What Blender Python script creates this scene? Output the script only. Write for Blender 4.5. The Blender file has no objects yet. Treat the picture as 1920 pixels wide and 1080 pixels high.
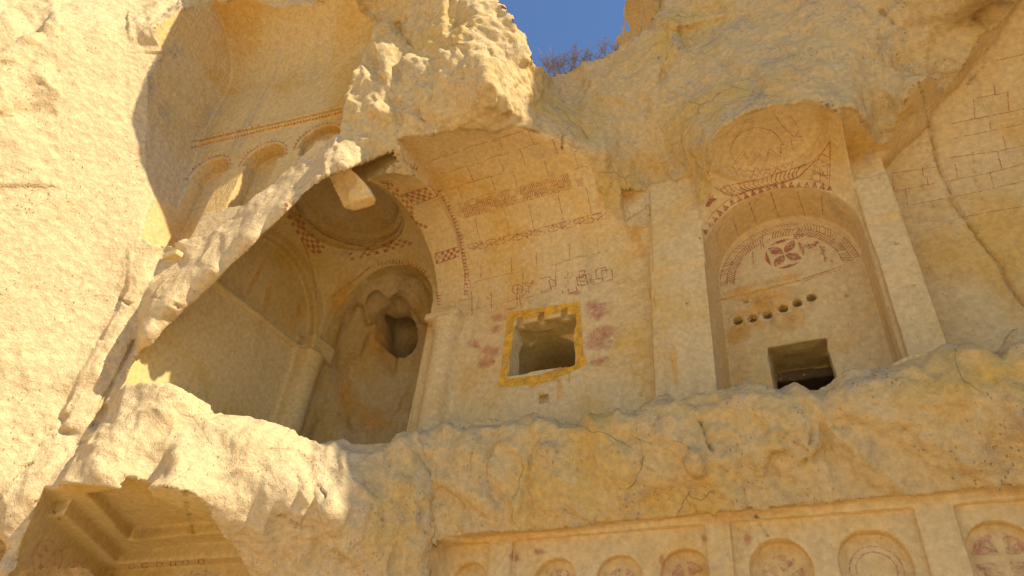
import bpy, math, time
import numpy as np
from mathutils import Vector, Matrix
from mathutils.bvhtree import BVHTree
T0 = time.time()
def tick(s): print("[%.1fs] %s" % (time.time() - T0, s), flush=True)

scene = bpy.context.scene
# ------------------------------------------------------------------ camera
FPX = 1280.0                                   # focal length for a 1920 px wide frame (24 mm lens)
PP = np.array([960.0, 540.0])
_vz = np.array([1150.0, -1150.0]) - PP         # vanishing point of the verticals
_up = np.array([_vz[0], -_vz[1], -FPX]); _up /= np.linalg.norm(_up)
_fw = np.array([0, 0, -1.0]); _h = _fw - _up * (_fw @ _up); _h /= np.linalg.norm(_h)
_rt = np.cross(_h, _up)
_th = math.radians(120)
_hw = np.array([math.cos(_th), math.sin(_th), 0]); _uw = np.array([0, 0, 1.0]); _rw = np.cross(_hw, _uw)
RC = np.outer(_hw, _h) + np.outer(_uw, _up) + np.outer(_rw, _rt)     # camera to world
CAM = np.array([0.0, -6.5, 1.6])
cd = bpy.data.cameras.new("camera"); cam = bpy.data.objects.new("camera", cd)
scene.collection.objects.link(cam); scene.camera = cam
cd.sensor_width = 36.0; cd.lens = 36.0 * FPX / 1920.0; cd.clip_start = 0.05; cd.clip_end = 5000
M4 = Matrix.Identity(4)
for i in range(3):
    for j in range(3): M4[i][j] = RC[i, j]
    M4[i][3] = CAM[i]
cam.matrix_world = M4
# ------------------------------------------------------------------ light
SUN_EL = math.radians(48); SUN_AZ = math.radians(-5)       # azimuth counted from +X towards +Y
sdir = Vector((math.cos(SUN_EL) * math.cos(SUN_AZ), math.cos(SUN_EL) * math.sin(SUN_AZ), math.sin(SUN_EL)))
world = bpy.data.worlds.new("World"); scene.world = world; world.use_nodes = True
wn = world.node_tree.nodes; wl = world.node_tree.links; wn.clear()
sky = wn.new("ShaderNodeTexSky"); sky.sky_type = 'NISHITA'; sky.sun_disc = False
sky.sun_elevation = SUN_EL; sky.sun_rotation = math.atan2(sdir.x, sdir.y)
sky.altitude = 2500; sky.air_density = 1.35; sky.dust_density = 0.0; sky.ozone_density = 6.0
bg = wn.new("ShaderNodeBackground"); bg.inputs[1].default_value = 0.09
wo = wn.new("ShaderNodeOutputWorld"); wl.new(sky.outputs[0], bg.inputs[0]); wl.new(bg.outputs[0], wo.inputs[0])
sd = bpy.data.lights.new("sun", 'SUN'); sd.energy = 3.6; sd.angle = math.radians(0.53); sd.color = (1.0, 0.87, 0.67)
sun = bpy.data.objects.new("sun", sd); scene.collection.objects.link(sun)
sun.rotation_euler = sdir.to_track_quat('Z', 'Y').to_euler(); sun.location = (20, -10, 30)
vs = scene.view_settings; vs.view_transform = 'Standard'; vs.look = 'None'; vs.gamma = 1.0; vs.exposure = 1.13
scene.cycles.use_denoising = True
scene.cycles.max_bounces = 7; scene.cycles.diffuse_bounces = 5; scene.cycles.transparent_max_bounces = 16

# ------------------------------------------------------------------ picking helpers
def ray(px, py): return RC @ np.array([(px - PP[0]) / FPX, -(py - PP[1]) / FPX, -1.0])
def pY(px, py, Y): d = ray(px, py); return CAM + d * ((Y - CAM[1]) / d[1])
def pX(px, py, X): d = ray(px, py); return CAM + d * ((X - CAM[0]) / d[0])
def pZ(px, py, Z): d = ray(px, py); return CAM + d * ((Z - CAM[2]) / d[2])
LN = np.array([0.9, -0.4, 0.0]); LP = np.array([-7.4, -2.5, 0.0])    # plane of the left rock face
def pL(px, py): d = ray(px, py); return CAM + d * (((LP - CAM) @ LN) / (d @ LN))
def project(P):
    q = (P - CAM) @ RC
    return np.stack([PP[0] + FPX * q[..., 0] / -q[..., 2], PP[1] - FPX * q[..., 1] / -q[..., 2]], -1), -q[..., 2]

# ------------------------------------------------------------------ noise (periodic lattice, value noise)
rng = np.random.default_rng(7)
LAT = rng.random((64, 64, 64), dtype=np.float32) * 2 - 1
def noise3(x, y, z):
    xi = np.floor(x).astype(np.int32); yi = np.floor(y).astype(np.int32); zi = np.floor(z).astype(np.int32)
    fx = (x - xi).astype(np.float32); fy = (y - yi).astype(np.float32); fz = (z - zi).astype(np.float32)
    fx = fx * fx * (3 - 2 * fx); fy = fy * fy * (3 - 2 * fy); fz = fz * fz * (3 - 2 * fz)
    x0 = xi & 63; x1 = (xi + 1) & 63; y0 = yi & 63; y1 = (yi + 1) & 63; z0 = zi & 63; z1 = (zi + 1) & 63
    a = LAT[x0, y0, z0] * (1 - fx) + LAT[x1, y0, z0] * fx
    b = LAT[x0, y1, z0] * (1 - fx) + LAT[x1, y1, z0] * fx
    c = LAT[x0, y0, z1] * (1 - fx) + LAT[x1, y0, z1] * fx
    d = LAT[x0, y1, z1] * (1 - fx) + LAT[x1, y1, z1] * fx
    a = a * (1 - fy) + b * fy; c = c * (1 - fy) + d * fy
    return a * (1 - fz) + c * fz
def lnoise(x, y, z):                   # trilinear, on a turned lattice: angular chips instead of soft swells
    x, y, z = .80 * x + .48 * y - .36 * z, -.60 * x + .64 * y - .48 * z, .60 * y + .80 * z
    xi = np.floor(x).astype(np.int32); yi = np.floor(y).astype(np.int32); zi = np.floor(z).astype(np.int32)
    fx = (x - xi).astype(np.float32); fy = (y - yi).astype(np.float32); fz = (z - zi).astype(np.float32)
    s = 0
    for i in (0, 1):
        for j in (0, 1):
            for k in (0, 1): s = s + LAT[(xi + i) & 63, (yi + j) & 63, (zi + k) & 63] * (fx if i else 1 - fx) * (fy if j else 1 - fy) * (fz if k else 1 - fz)
    return s
def fbm3(x, y, z, f, o, seed=0.0, ridged=False):
    s = 0; a = 1.0; t = 0
    for k in range(o):
        n = noise3(x * f + 13.7 * k + seed, y * f + 5.1 * k + seed * 1.7, z * f + 9.3 * k - seed)
        if ridged: n = 1 - 2 * np.abs(n)
        s = s + a * n; t += a; a *= 0.5; f *= 2.03
    return s / t

# ------------------------------------------------------------------ fracture surface: control points
# (pixel in the photograph, depth plane, roughness) -> world point; the broken rock is a relief over a tilted datum plane
FP = []; LAYER = 3          # 1: ledge in front, 2: everything behind it, 3: both
def F(P, amp): FP.append((P[0], P[1], P[2], amp, LAYER))
def FY(lst, amp):
    for (a, b, Y) in lst: F(pY(a, b, Y), amp)
# left rock face
for q in [(0, 300), (0, 500), (0, 700), (0, 900), (120, 300), (120, 500), (120, 700), (100, 820), (225, 250), (232, 380), (200, 500), (200, 640), (170, 780), (230, 560), (0, 1000), (20, 1080), (-150, 500), (-150, 900), (-150, 100)]:
    F(pL(*q), 0.035)
for q in [(0, 50), (60, 150), (130, 40), (0, 160), (30, 260), (-60, 100), (60, 60)]: F(pL(*q), 0.12)
for q in [(200, 120), (215, 60), (120, 200), (60, 350)]: F(pL(*q), 0.06)
for q in [(275, 100), (272, 200), (268, 300), (262, 395)]: F(pL(*q), 0.01)
LAYER = 2
# inside the upper chamber (void)
for q in [(330, 100), (330, 200), (330, 300), (325, 370)]: F(pL(*q), 0.0)
FY([(400, 90, -3.5), (500, 100, -3.0), (600, 120, -2.75), (380, 250, -2.95), (450, 280, -2.8), (550, 240, -2.65), (620, 190, -2.6)], 0.0)
FY([(340, 20, -3.9), (230, 35, -4.3), (300, 55, -4.1), (270, -60, -4.3), (420, -20, -3.5), (340, -200, -4.2)], 0.10)
LAYER = 3
# band under the upper chamber
FY([(300, 470, -2.76), (330, 500, -2.62), (380, 455, -2.55), (440, 410, -2.48), (520, 350, -2.40), (590, 300, -2.36), (650, 250, -2.38), (670, 200, -2.42)], 0.03)
FY([(275, 632, -2.74), (318, 580, -2.72), (395, 512, -2.66), (465, 452, -2.62), (535, 397, -2.58), (597, 347, -2.54), (645, 312, -2.48), (500, 400, -2.56), (440, 450, -2.61), (560, 350, -2.5)], 0.012)
LAYER = 2
# inside the domed bay (void)
for q in [(345, 690), (400, 615)]: F(pX(q[0], q[1], -6.9), 0.0)
FY([(470, 565, -1.95), (540, 505, -1.85), (600, 445, -1.85), (650, 405, -1.85), (700, 350, -1.85), (500, 640, -1.3), (600, 600, -0.9), (700, 500, -0.8), (700, 700, -0.5), (760, 420, -1.2), (420, 700, -1.7), (500, 740, -1.3), (600, 790, -0.75), (700, 800, -0.55)], 0.0)
LAYER = 1
# ledge: silhouette
SIL = [(335, 735, -2.42), (380, 778, -2.1), (440, 785, -1.9), (500, 800, -1.75), (545, 825, -1.6), (600, 835, -1.35), (720, 840, -1.1), (760, 815, -0.98), (820, 797, -0.9), (900, 793, -0.85), (1000, 785, -0.85), (1085, 792, -0.85), (1115, 790, -0.85), (1150, 765, -0.85), (1185, 774, -0.82), (1240, 748, -0.82), (1300, 757, -0.82), (1380, 735, -0.85), (1420, 727, -0.85), (1470, 735, -0.85), (1535, 738, -0.85), (1570, 714, -0.9), (1610, 706, -0.9), (1650, 702, -0.85), (1700, 674, -0.88), (1760, 660, -0.9), (1830, 648, -0.9), (1880, 668, -0.88), (1920, 628, -0.85), (2050, 600, -0.9)]
_S = []
for (a0, b0, Y0), (a1, b1, Y1) in zip(SIL[:-1], SIL[1:]):
    k = max(1, int((a1 - a0) / 28))
    for i in range(k): t = i / k; _S.append((a0 + (a1 - a0) * t, b0 + (b1 - b0) * t, Y0 + (Y1 - Y0) * t))
SIL = _S + [SIL[-1]]
FY(SIL, 0.03)
FY([(a, b - 40, Y) for a, b, Y in SIL[::3]], 0.03)
# ledge: lit bulge on the left
FY([(450, 830, -1.98), (360, 830, -2.22), (280, 700, -2.6), (250, 760, -2.55), (320, 880, -2.2), (250, 860, -2.48), (420, 890, -1.97), (540, 870, -1.68), (560, 920, -1.6), (180, 880, -2.75), (480, 930, -1.8)], 0.11)
FY([(100, 908, -2.78), (180, 912, -2.62), (250, 903, -2.42), (300, 915, -2.25), (345, 960, -2.12), (400, 940, -2.0), (450, 965, -1.8), (470, 1000, -1.65)], 0.09)
# inside the lower chamber (void)
for q in [(110, 940), (180, 950), (250, 940), (320, 960), (380, 1000), (150, 1050), (300, 1050), (390, 1070), (60, 1010), (250, 1150)]: F(pZ(q[0], q[1], 3.45), 0)
FY([(520, 985, -1.5), (600, 930, -1.5), (620, 962, -1.46), (640, 900, -1.35), (700, 900, -1.12), (750, 1000, -0.86), (690, 1060, -0.92), (600, 1030, -1.15), (520, 1050, -1.25), (600, 1100, -1.05), (480, 1060, -1.35), (820, 1020, -0.62), (760, 1080, -0.7), (640, 880, -1.3)], 0.05)
FY([(760, 880, -0.96), (900, 900, -0.84), (1100, 880, -0.83), (1300, 860, -0.83), (1500, 830, -0.86), (1600, 780, -0.96), (1700, 800, -0.86), (1850, 750, -0.93), (1920, 800, -0.86), (900, 830, -0.88), (1100, 820, -0.88), (1250, 800, -0.89), (1420, 790, -0.9), (1800, 690, -0.93), (1830, 860, -0.76), (2050, 750, -0.9), (1000, 940, -0.72), (1200, 920, -0.71), (1400, 900, -0.71), (1600, 880, -0.72)], 0.19)
FY([(880, 985, -0.66), (960, 985, -0.57), (1100, 972, -0.58), (1300, 955, -0.58), (1450, 940, -0.58), (1600, 922, -0.58), (1700, 910, -0.57), (1800, 895, -0.57), (1920, 885, -0.57), (2050, 870, -0.56)], 0.03)
FY([(870, 1050, -0.53), (960, 1020, -0.5), (1100, 1004, -0.5), (1300, 988, -0.5), (1450, 970, -0.5), (1600, 955, -0.5), (1700, 944, -0.5), (1800, 928, -0.5), (1920, 918, -0.5), (2050, 905, -0.5), (960, 1090, -0.5), (1300, 1090, -0.5), (1600, 1090, -0.5), (1900, 1090, -0.5)], 0.0)
LAYER = 2
FY([(420, 740, -1.75), (370, 720, -2.1), (900, 760, -0.25), (1100, 750, -0.22), (1300, 720, -0.2), (1500, 700, -0.15), (1650, 680, -0.2), (1800, 620, -0.15), (1900, 600, -0.15), (900, 900, -0.25), (1300, 900, -0.2), (1700, 850, -0.2), (1950, 800, -0.2), (600, 880, -0.7), (440, 850, -1.5), (700, 850, -0.45)], 0)
# overhang above the vault
FY([(690, 293, -2.2), (770, 258, -2.08), (840, 240, -1.95), (930, 232, -1.72), (985, 243, -1.55), (1040, 262, -1.38)], 0.03)
FY([(700, 220, -2.4), (700, 120, -2.46), (720, 20, -2.48), (650, 90, -2.6), (560, 5, -3.0), (610, 40, -2.75), (800, 190, -2.22), (800, 90, -2.3), (850, 0, -2.36), (900, 160, -2.24), (900, 60, -2.28), (935, 190, -2.06), (940, 110, -2.14), (990, 130, -1.78), (950, 40, -2.12)], 0.175)
for P in [(-3.95, -3.55, 11.85), (-4.05, -3.76, 12.15), (-4.6, -3.95, 12.3), (-5.2, -4.03, 12.6), (-3.6, -3.0, 12.5), (-6.0, -4.1, 13.3), (-4.3, -4.0, 14.2), (-6.5, -4.25, 15.0), (-3.4, -3.5, 14)]: F(np.array(P), 0.12)  # unseen lip above the frame, shaped to shade the upper chamber
FY([(940, 0, -2.02), (983, 72, -1.86), (1006, 108, -1.74)], 0.05)
SKYP = [(880, -200, -2.4), (940, 0, -2.02), (983, 72, -1.86), (1006, 108, -1.74), (1018, 130, -1.3), (1030, 138, -0.95), (1064, 124, -0.88), (1112, 104, -0.8), (1180, 68, -0.7), (1222, 40, -0.7), (1238, 0, -0.7), (1260, -200, -0.8)]
# rock right of the overhang up to the skyline
FY([(1030, 138, -0.95), (1095, 102, -0.8), (1150, 66, -0.7), (1183, 40, -0.7), (1192, 0, -0.7), (1205, -100, -0.8)], 0.04)
FY([(1050, 200, -0.95), (1025, 165, -1.05), (1000, 215, -1.4), (1100, 250, -0.85), (1150, 180, -0.7), (1230, 220, -0.55), (1120, 280, -0.9)], 0.06)
FY([(1170, 300, -0.42), (1200, 335, -0.18), (1150, 335, -0.42), (1170, 380, -0.2), (1225, 325, -0.13), (1265, 322, -0.13), (1225, 290, -0.3), (1265, 285, -0.35), (1300, 305, -0.4), (1180, 430, -0.12)], 0.012)
FY([(1250, 60, -0.75), (1300, 150, -0.72), (1400, 100, -0.78), (1330, 255, -0.85), (1345, 235, -0.86), (1430, 195, -0.90), (1500, 190, -0.92), (1565, 208, -0.9), (1600, 200, -0.85), (1550, 100, -0.85), (1700, 60, -0.7), (1800, 40, -0.5), (1300, 20, -0.6), (1420, 40, -0.65), (1520, 30, -0.75), (1250, -100, -0.8), (1600, -100, -1.0), (1950, -100, -1.6), ], 0.11)
FY([(1660, 200, -0.42), (1700, 150, -0.4), (1740, 190, -0.2), (1720, 240, -0.1), (1680, 260, -0.14), (1780, 160, -0.25), (1760, 90, -0.6), (1700, 90, -0.65), (1815, 110, -0.5), (1830, 60, -0.65)], 0.07)
FY([(1345, 258, -1.0), (1420, 224, -1.06), (1500, 216, -1.06), (1562, 234, -0.98)], 0.0)
FY([(1590, 300, -0.6), (1620, 330, -0.32), (1600, 380, -0.24), (1640, 305, -0.3), (1690, 275, -0.15), (1900, 30, -0.6)], 0.05)
# in front of the carved walls (void)
FY([(1325, 345, -0.3), (1400, 350, -0.35), (1480, 335, -0.35), (1550, 290, -0.45), (1430, 270, -0.85), (1500, 265, -0.8), (1360, 285, -0.85)], 0)
FY([(800, 330, -1.5), (900, 300, -1.35), (1000, 300, -1.1), (1090, 330, -0.75), (900, 450, -0.5), (1000, 420, -0.5), (1100, 420, -0.4),  (900, 600, -0.25), (1000, 600, -0.2), (1150, 600, -0.2), (1280, 450, -0.2), (1280, 600, -0.2), (1450, 450, -0.15), (1450, 600, -0.15), (1600, 600, -0.15), (1640, 420, -0.2), (1700, 550, -0.2), (1800, 550, -0.1), (1900, 500, -0.1), (1850, 350, -0.2), (1880, 220, -0.9), (1920, 130, -1.2), (1850, 120, -1.1), (1800, 200, -0.7), (1780, 320, -0.15), (2050, 400, -0.2), (2050, 150, -1.3)], 0)
LAYER = 3
# far outside the frame
for P in [(-11, -6.5, 4), (-11, -7, 9), (-11.5, -7.5, 15), (-8.5, -4.5, 0), (-10, -6, 0), (-3, -0.7, 0), (2, -0.6, 0), (5, -0.6, 3), (4, -0.6, 6.5), (4.5, -1.5, 10), (3, -1.5, 15), (0, -0.5, 16), (-5, -2.2, 17), (-8, -3.5, 18)]: F(np.array(P, float), 0.2)
FP = np.array(FP)
# datum plane: along the camera's line of sight, so every broken face is a true relief
AX = RC[:, 0]; AY = RC[:, 1]; AZ = -RC[:, 2]
qx = FP[:, :3] @ AX; qy = FP[:, :3] @ AY; qz = FP[:, :3] @ AZ
GS = 0.04; GX0, GX1, GY0, GY1 = -16.0, 13.0, -9.0, 16.0
gx = np.arange(GX0, GX1, GS); gy = np.arange(GY0, GY1, GS)
def rbf(vals, pts, tx, ty, lam=0.0):
    n = len(vals); d = np.hypot(pts[0][:, None] - pts[0][None], pts[1][:, None] - pts[1][None])
    A = np.zeros((n + 1, n + 1)); A[:n, :n] = d - lam * np.eye(n); A[:n, n] = 1; A[n, :n] = 1
    w = np.linalg.solve(A, np.append(vals, 0))
    out = np.full(tx.shape, w[n])
    for k in range(n): out += w[k] * np.sqrt((tx - pts[0][k]) ** 2 + (ty - pts[1][k]) ** 2)
    return out
cgx = np.arange(GX0, GX1 + .2, 0.10); cgy = np.arange(GY0, GY1 + .2, 0.10)
CX, CY = np.meshgrid(cgx, cgy, indexing='ij')
def layer(b):
    k = (FP[:, 4].astype(int) & b) > 0
    return rbf(qz[k], (qx[k], qy[k]), CX, CY), np.clip(rbf(FP[k, 3], (qx[k], qy[k]), CX, CY), 0, 0.3)
H0, A0 = layer(2); H1_, A1_ = layer(1)
def bil(Z, x, y, x0, y0, s):
    u = np.clip((x - x0) / s, 0, Z.shape[0] - 1.001); v = np.clip((y - y0) / s, 0, Z.shape[1] - 1.001)
    i = u.astype(np.int32); j = v.astype(np.int32); fu = (u - i).astype(np.float32); fv = (v - j).astype(np.float32)
    return (Z[i, j] * (1 - fu) + Z[i + 1, j] * fu) * (1 - fv) + (Z[i, j + 1] * (1 - fu) + Z[i + 1, j + 1] * fu) * fv
HX, HY = np.meshgrid(gx, gy, indexing='ij')
H = bil(H0, HX, HY, GX0, GY0, 0.10); AM = bil(A0, HX, HY, GX0, GY0, 0.10)
def inside(P, jit, extra):
    m = np.zeros(HX.shape, bool); px_ = np.concatenate([P @ AX, extra[0]]); py_ = np.concatenate([P @ AY, extra[1]])
    jx = jit * fbm3(HX, HY, H * 0, 3.0, 4, 2.2); jy = jit * fbm3(HX, HY, H * 0, 3.0, 4, 6.2)
    for i in range(len(px_)):
        x0, y0, x1, y1 = px_[i], py_[i], px_[i - 1], py_[i - 1]
        m ^= ((y0 > HY + jy) != (y1 > HY + jy)) & (HX + jx < (x1 - x0) * (HY + jy - y0) / (y1 - y0 + 1e-9) + x0)
    return m
_lp = np.array([pY(a, b, Y) for a, b, Y in SIL]); _e0 = pL(240, 640)
_lm = inside(np.vstack([_e0[None], _lp]), .045, (np.array([13, 13, -16, -16.]), np.array([_lp[-1] @ AY, -9, -9, _e0 @ AY])))
H = np.where(_lm, bil(H1_, HX, HY, GX0, GY0, 0.10), H); AM = np.where(_lm, bil(A1_, HX, HY, GX0, GY0, 0.10), AM)
# blocky, slabby breakage: ridged noise with a domain warp
wx = fbm3(HX, HY, H * 0, 0.9, 2, 3.1) * 0.5; wy = fbm3(HX, HY, H * 0, 0.9, 2, 8.2) * 0.5
n1 = fbm3((HX + wx) * 1.25, (HY + wy) * 0.85, H * 0.0, 1.0, 4, 1.3, ridged=True)
n2 = fbm3(HX + wx, HY + wy, H * 0, 2.6, 4, 5.5)
def facets(x, y, f, seed):
    x = x * f; y = y * f; ix = np.floor(x).astype(np.int32); iy = np.floor(y).astype(np.int32)
    bd = np.full(x.shape, 1e9); out = np.zeros(x.shape)
    for i in (-1, 0, 1):
        for j in (-1, 0, 1):
            cx, cy = (ix + i) & 63, (iy + j) & 63
            fx_ = ix + i + .5 + .48 * LAT[cx, cy, seed]; fy_ = iy + j + .5 + .48 * LAT[cx, cy, seed + 1]
            dd = (x - fx_) ** 2 + (y - fy_) ** 2; m = dd < bd; bd = np.where(m, dd, bd)
            v = .55 * LAT[cx, cy, seed + 2] + LAT[cx, cy, seed + 3] * 1.1 * (x - fx_) + LAT[cx, cy, seed + 4] * .9 * (y - fy_)
            out = np.where(m, v, out)
    return out
hx_, hy_ = HX + .5 * wx + .05 * n2, HY + .5 * wy + .05 * n1
sx_ = hx_ * .97 + hy_ * .25; sy_ = (-hx_ * .25 + hy_ * .97) * .55
fc = facets(sx_, sy_, 1.15, 3) * .9 + facets(sx_ + 9, sy_, 2.6, 11) * .45 + facets(sx_, sy_ + 5, 5.5, 21) * .22
nose_ = np.clip((AM - .17) / .05, 0, 1)
H = H + AM * ((0.55 - .40 * nose_) * n1 + (0.75 - .5 * nose_) * n2 + (1.0 + .75 * nose_) * fc) - AM * 0.1
_sk = np.array([pY(a, b, Y) for a, b, Y in SKYP]); 
def stepline(p0, p1, w, dep, back=.7):
    global H
    A = pL(*p0); B = pL(*p1); a = np.array([A @ AX, A @ AY]); b = np.array([B @ AX, B @ AY]); e = b - a; L = np.hypot(*e); e = e / L; n = np.array([-e[1], e[0]])
    if n[0] < 0: n = -n
    u = (HX - a[0]) * e[0] + (HY - a[1]) * e[1]; v = (HX - a[0]) * n[0] + (HY - a[1]) * n[1] + .012 * n2
    sm = lambda t: (lambda q: q * q * (3 - 2 * q))(np.clip(t, 0, 1))
    H = H + dep * sm(v / w) * (1 - sm((v - w) / back)) * sm((u + .12) / .12) * (1 - sm((u - L) / .15))
stepline((300, 470), (165, 790), .10, .13, .5)
stepline((246, 560), (185, 770), .07, .09, .3)
stepline((262, 600), (235, 690), .05, .05, .2)
stepline((150, 820), (60, 960), .10, .08, .4)
H = H.astype(np.float32)
_in = np.zeros(H.shape, bool); _px = _sk @ AX; _py = _sk @ AY; _px = np.concatenate([[_px[0] - 2], _px, [_px[-1] + 1]]); _py = np.concatenate([[_py[0] + 12], _py, [_py[-1] + 12]]); _jx = .07 * fbm3(HX, HY, H * 0, 3.0, 4, 2.2); _jy = .07 * fbm3(HX, HY, H * 0, 3.0, 4, 6.2)
for i in range(len(_px)):
    x0, y0, x1, y1 = _px[i], _py[i], _px[i - 1], _py[i - 1]
    _in ^= ((y0 > HY + _jy) != (y1 > HY + _jy)) & (HX + _jx < (x1 - x0) * (HY + _jy - y0) / (y1 - y0 + 1e-9) + x0)
H[_in] = 60.0
_p = np.pad(H, 1, mode='edge'); H = ((_p[:-2, 1:-1] + _p[2:, 1:-1] + _p[1:-1, :-2] + _p[1:-1, 2:] + 2 * _p[1:-1, 1:-1]) / 6).astype(np.float32)
G1, G2 = np.gradient(H, GS); GI = (1 / np.sqrt(1 + np.clip(G1 ** 2 + G2 ** 2, 0, 25))).astype(np.float32)
tick("relief map, %d control points" % len(FP))

# ------------------------------------------------------------------ signed distance of the carved rock
def box(x, y, z, b):
    ax = np.abs(x - (b[0] + b[1]) / 2) - (b[1] - b[0]) / 2
    ay = np.abs(y - (b[2] + b[3]) / 2) - (b[3] - b[2]) / 2
    az = np.abs(z - (b[4] + b[5]) / 2) - (b[5] - b[4]) / 2
    o = np.sqrt(np.maximum(ax, 0) ** 2 + np.maximum(ay, 0) ** 2 + np.maximum(az, 0) ** 2)
    return o + np.minimum(np.maximum(ax, np.maximum(ay, az)), 0)
def iv(t, a, b): return np.abs(t - (a + b) / 2) - (b - a) / 2
def archp(u, z, uc, zc, r):            # vaulted profile, open downwards
    return np.where(z > zc, np.sqrt((u - uc) ** 2 + (z - zc) ** 2), np.abs(u - uc)) - r
def mx(*a):
    r = a[0]
    for b in a[1:]: r = np.maximum(r, b)
    return r
def poly2(u, v, pts):                  # signed distance to a polygon
    d = np.full(u.shape, 1e9, np.float32); ins = np.zeros(u.shape, bool); n = len(pts)
    for i in range(n):
        (x0, y0), (x1, y1) = pts[i], pts[(i + 1) % n]
        ex, ey = x1 - x0, y1 - y0; wx_, wy_ = u - x0, v - y0
        t = np.clip((wx_ * ex + wy_ * ey) / (ex * ex + ey * ey), 0, 1)
        d = np.minimum(d, (wx_ - ex * t) ** 2 + (wy_ - ey * t) ** 2)
        c = ((y0 > v) != (y1 > v)) & (u < (x1 - x0) * (v - y0) / ((y1 - y0) if y1 != y0 else 1e-9) + x0)
        ins ^= c
    d = np.sqrt(d); return np.where(ins, -d, d)

# surface ids
ID = {}
def sid(n):
    if n not in ID: ID[n] = len(ID)
    return ID[n]
FR = sid('fracture')
# upper chamber frame (turned a little against the church)
_a0 = pZ(355, 275, 9.2); _a1 = pZ(640, 210, 9.2)
UA = (_a1 - _a0)[:2] / np.linalg.norm((_a1 - _a0)[:2]); VA = np.array([UA[1], -UA[0]])
def toA(x, y): return (x - _a0[0]) * UA[0] + (y - _a0[1]) * UA[1], (x - _a0[0]) * VA[0] + (y - _a0[1]) * VA[1]
def pA(px, py, v=0.0):
    d = ray(px, py); n = np.array([VA[0], VA[1], 0]); return CAM + d * (((_a0 + n * v - CAM) @ n) / (d @ n))
def uA(px, py, v=0.0):
    P = pA(px, py, v); return float((P[:2] - _a0[:2]) @ UA), float(P[2])
ARCH_A = [(390, 326, .33), (492, 300, .34), (597, 266, .34)]       # blind arches of the upper chamber (pixel of centre, radius)
ARCH_A = [(uA(a, b), r) for a, b, r in ARCH_A]; ARCH_B = [uA(342, 474)[1], uA(470, 380)[1], uA(600, 282)[1]]; CBP = np.array([uA(252, 398, .55), uA(268, 415, .4), uA(300, 476, .1), uA(410, 436, .05), uA(500, 356, .05), uA(610, 268, .05)]); CBP = CBP[np.argsort(CBP[:, 0])]
# lower wall niches: centre x, centre z, radius
NICHES = [(-3.66, 3.30, .20), (-2.73, 3.28, .215), (-2.11, 3.28, .215), (-1.51, 3.315, .215), (-0.725, 3.31, .245), (-0.03, 3.33, .26), (0.83, 3.39, .225)]
HOLES = [(-.92, 6.40), (-.75, 6.40), (-.58, 6.41), (-.40, 6.46), (-.24, 6.50), (-.08, 6.54)]
def pT(px, py): d = ray(px, py); n = np.array([0, 1, .55]); return CAM + d * ((2.02 - CAM @ n) / (d @ n))
TOOTH = [pT(a, b) for a, b in [(612, 318), (626, 352), (640, 384), (668, 379), (698, 366), (684, 342), (664, 322), (640, 306), (602, 300), (594, 318)]]
TOOTH = [(p[0], p[2]) for p in TOOTH]
FLOOR = 4.4
MOULD = [(pL(232, 625), .10, .11, 4.35, 6.35), (pL(262, 640), .035, .10, 4.75, 5.9), (pL(196, 640), .03, .075, 4.5, 6.2), (pL(90, 930), .08, .09, 2.9, 3.75)]
DG0 = pY(281, 645, -2.5); DG1 = pY(596, 340, -2.25); DGN = np.cross(DG0 - CAM, DG1 - CAM); DGN /= np.linalg.norm(DGN); DGN *= np.sign(DGN[2]); DG2 = pY(845, 240, -1.95); DGM = np.cross(DG1 - CAM, DG2 - CAM); DGM /= np.linalg.norm(DGM); DGM *= np.sign(DGM[2])      # broken diagonal edge of the south wall
EB0 = pY(1640, 300, -.1); EB1 = pY(1830, 90, -.5); EBN = np.array([-(EB1 - EB0)[2], (EB1 - EB0)[0]]); EBN /= np.linalg.norm(EBN)      # edge of the surviving vault

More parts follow.
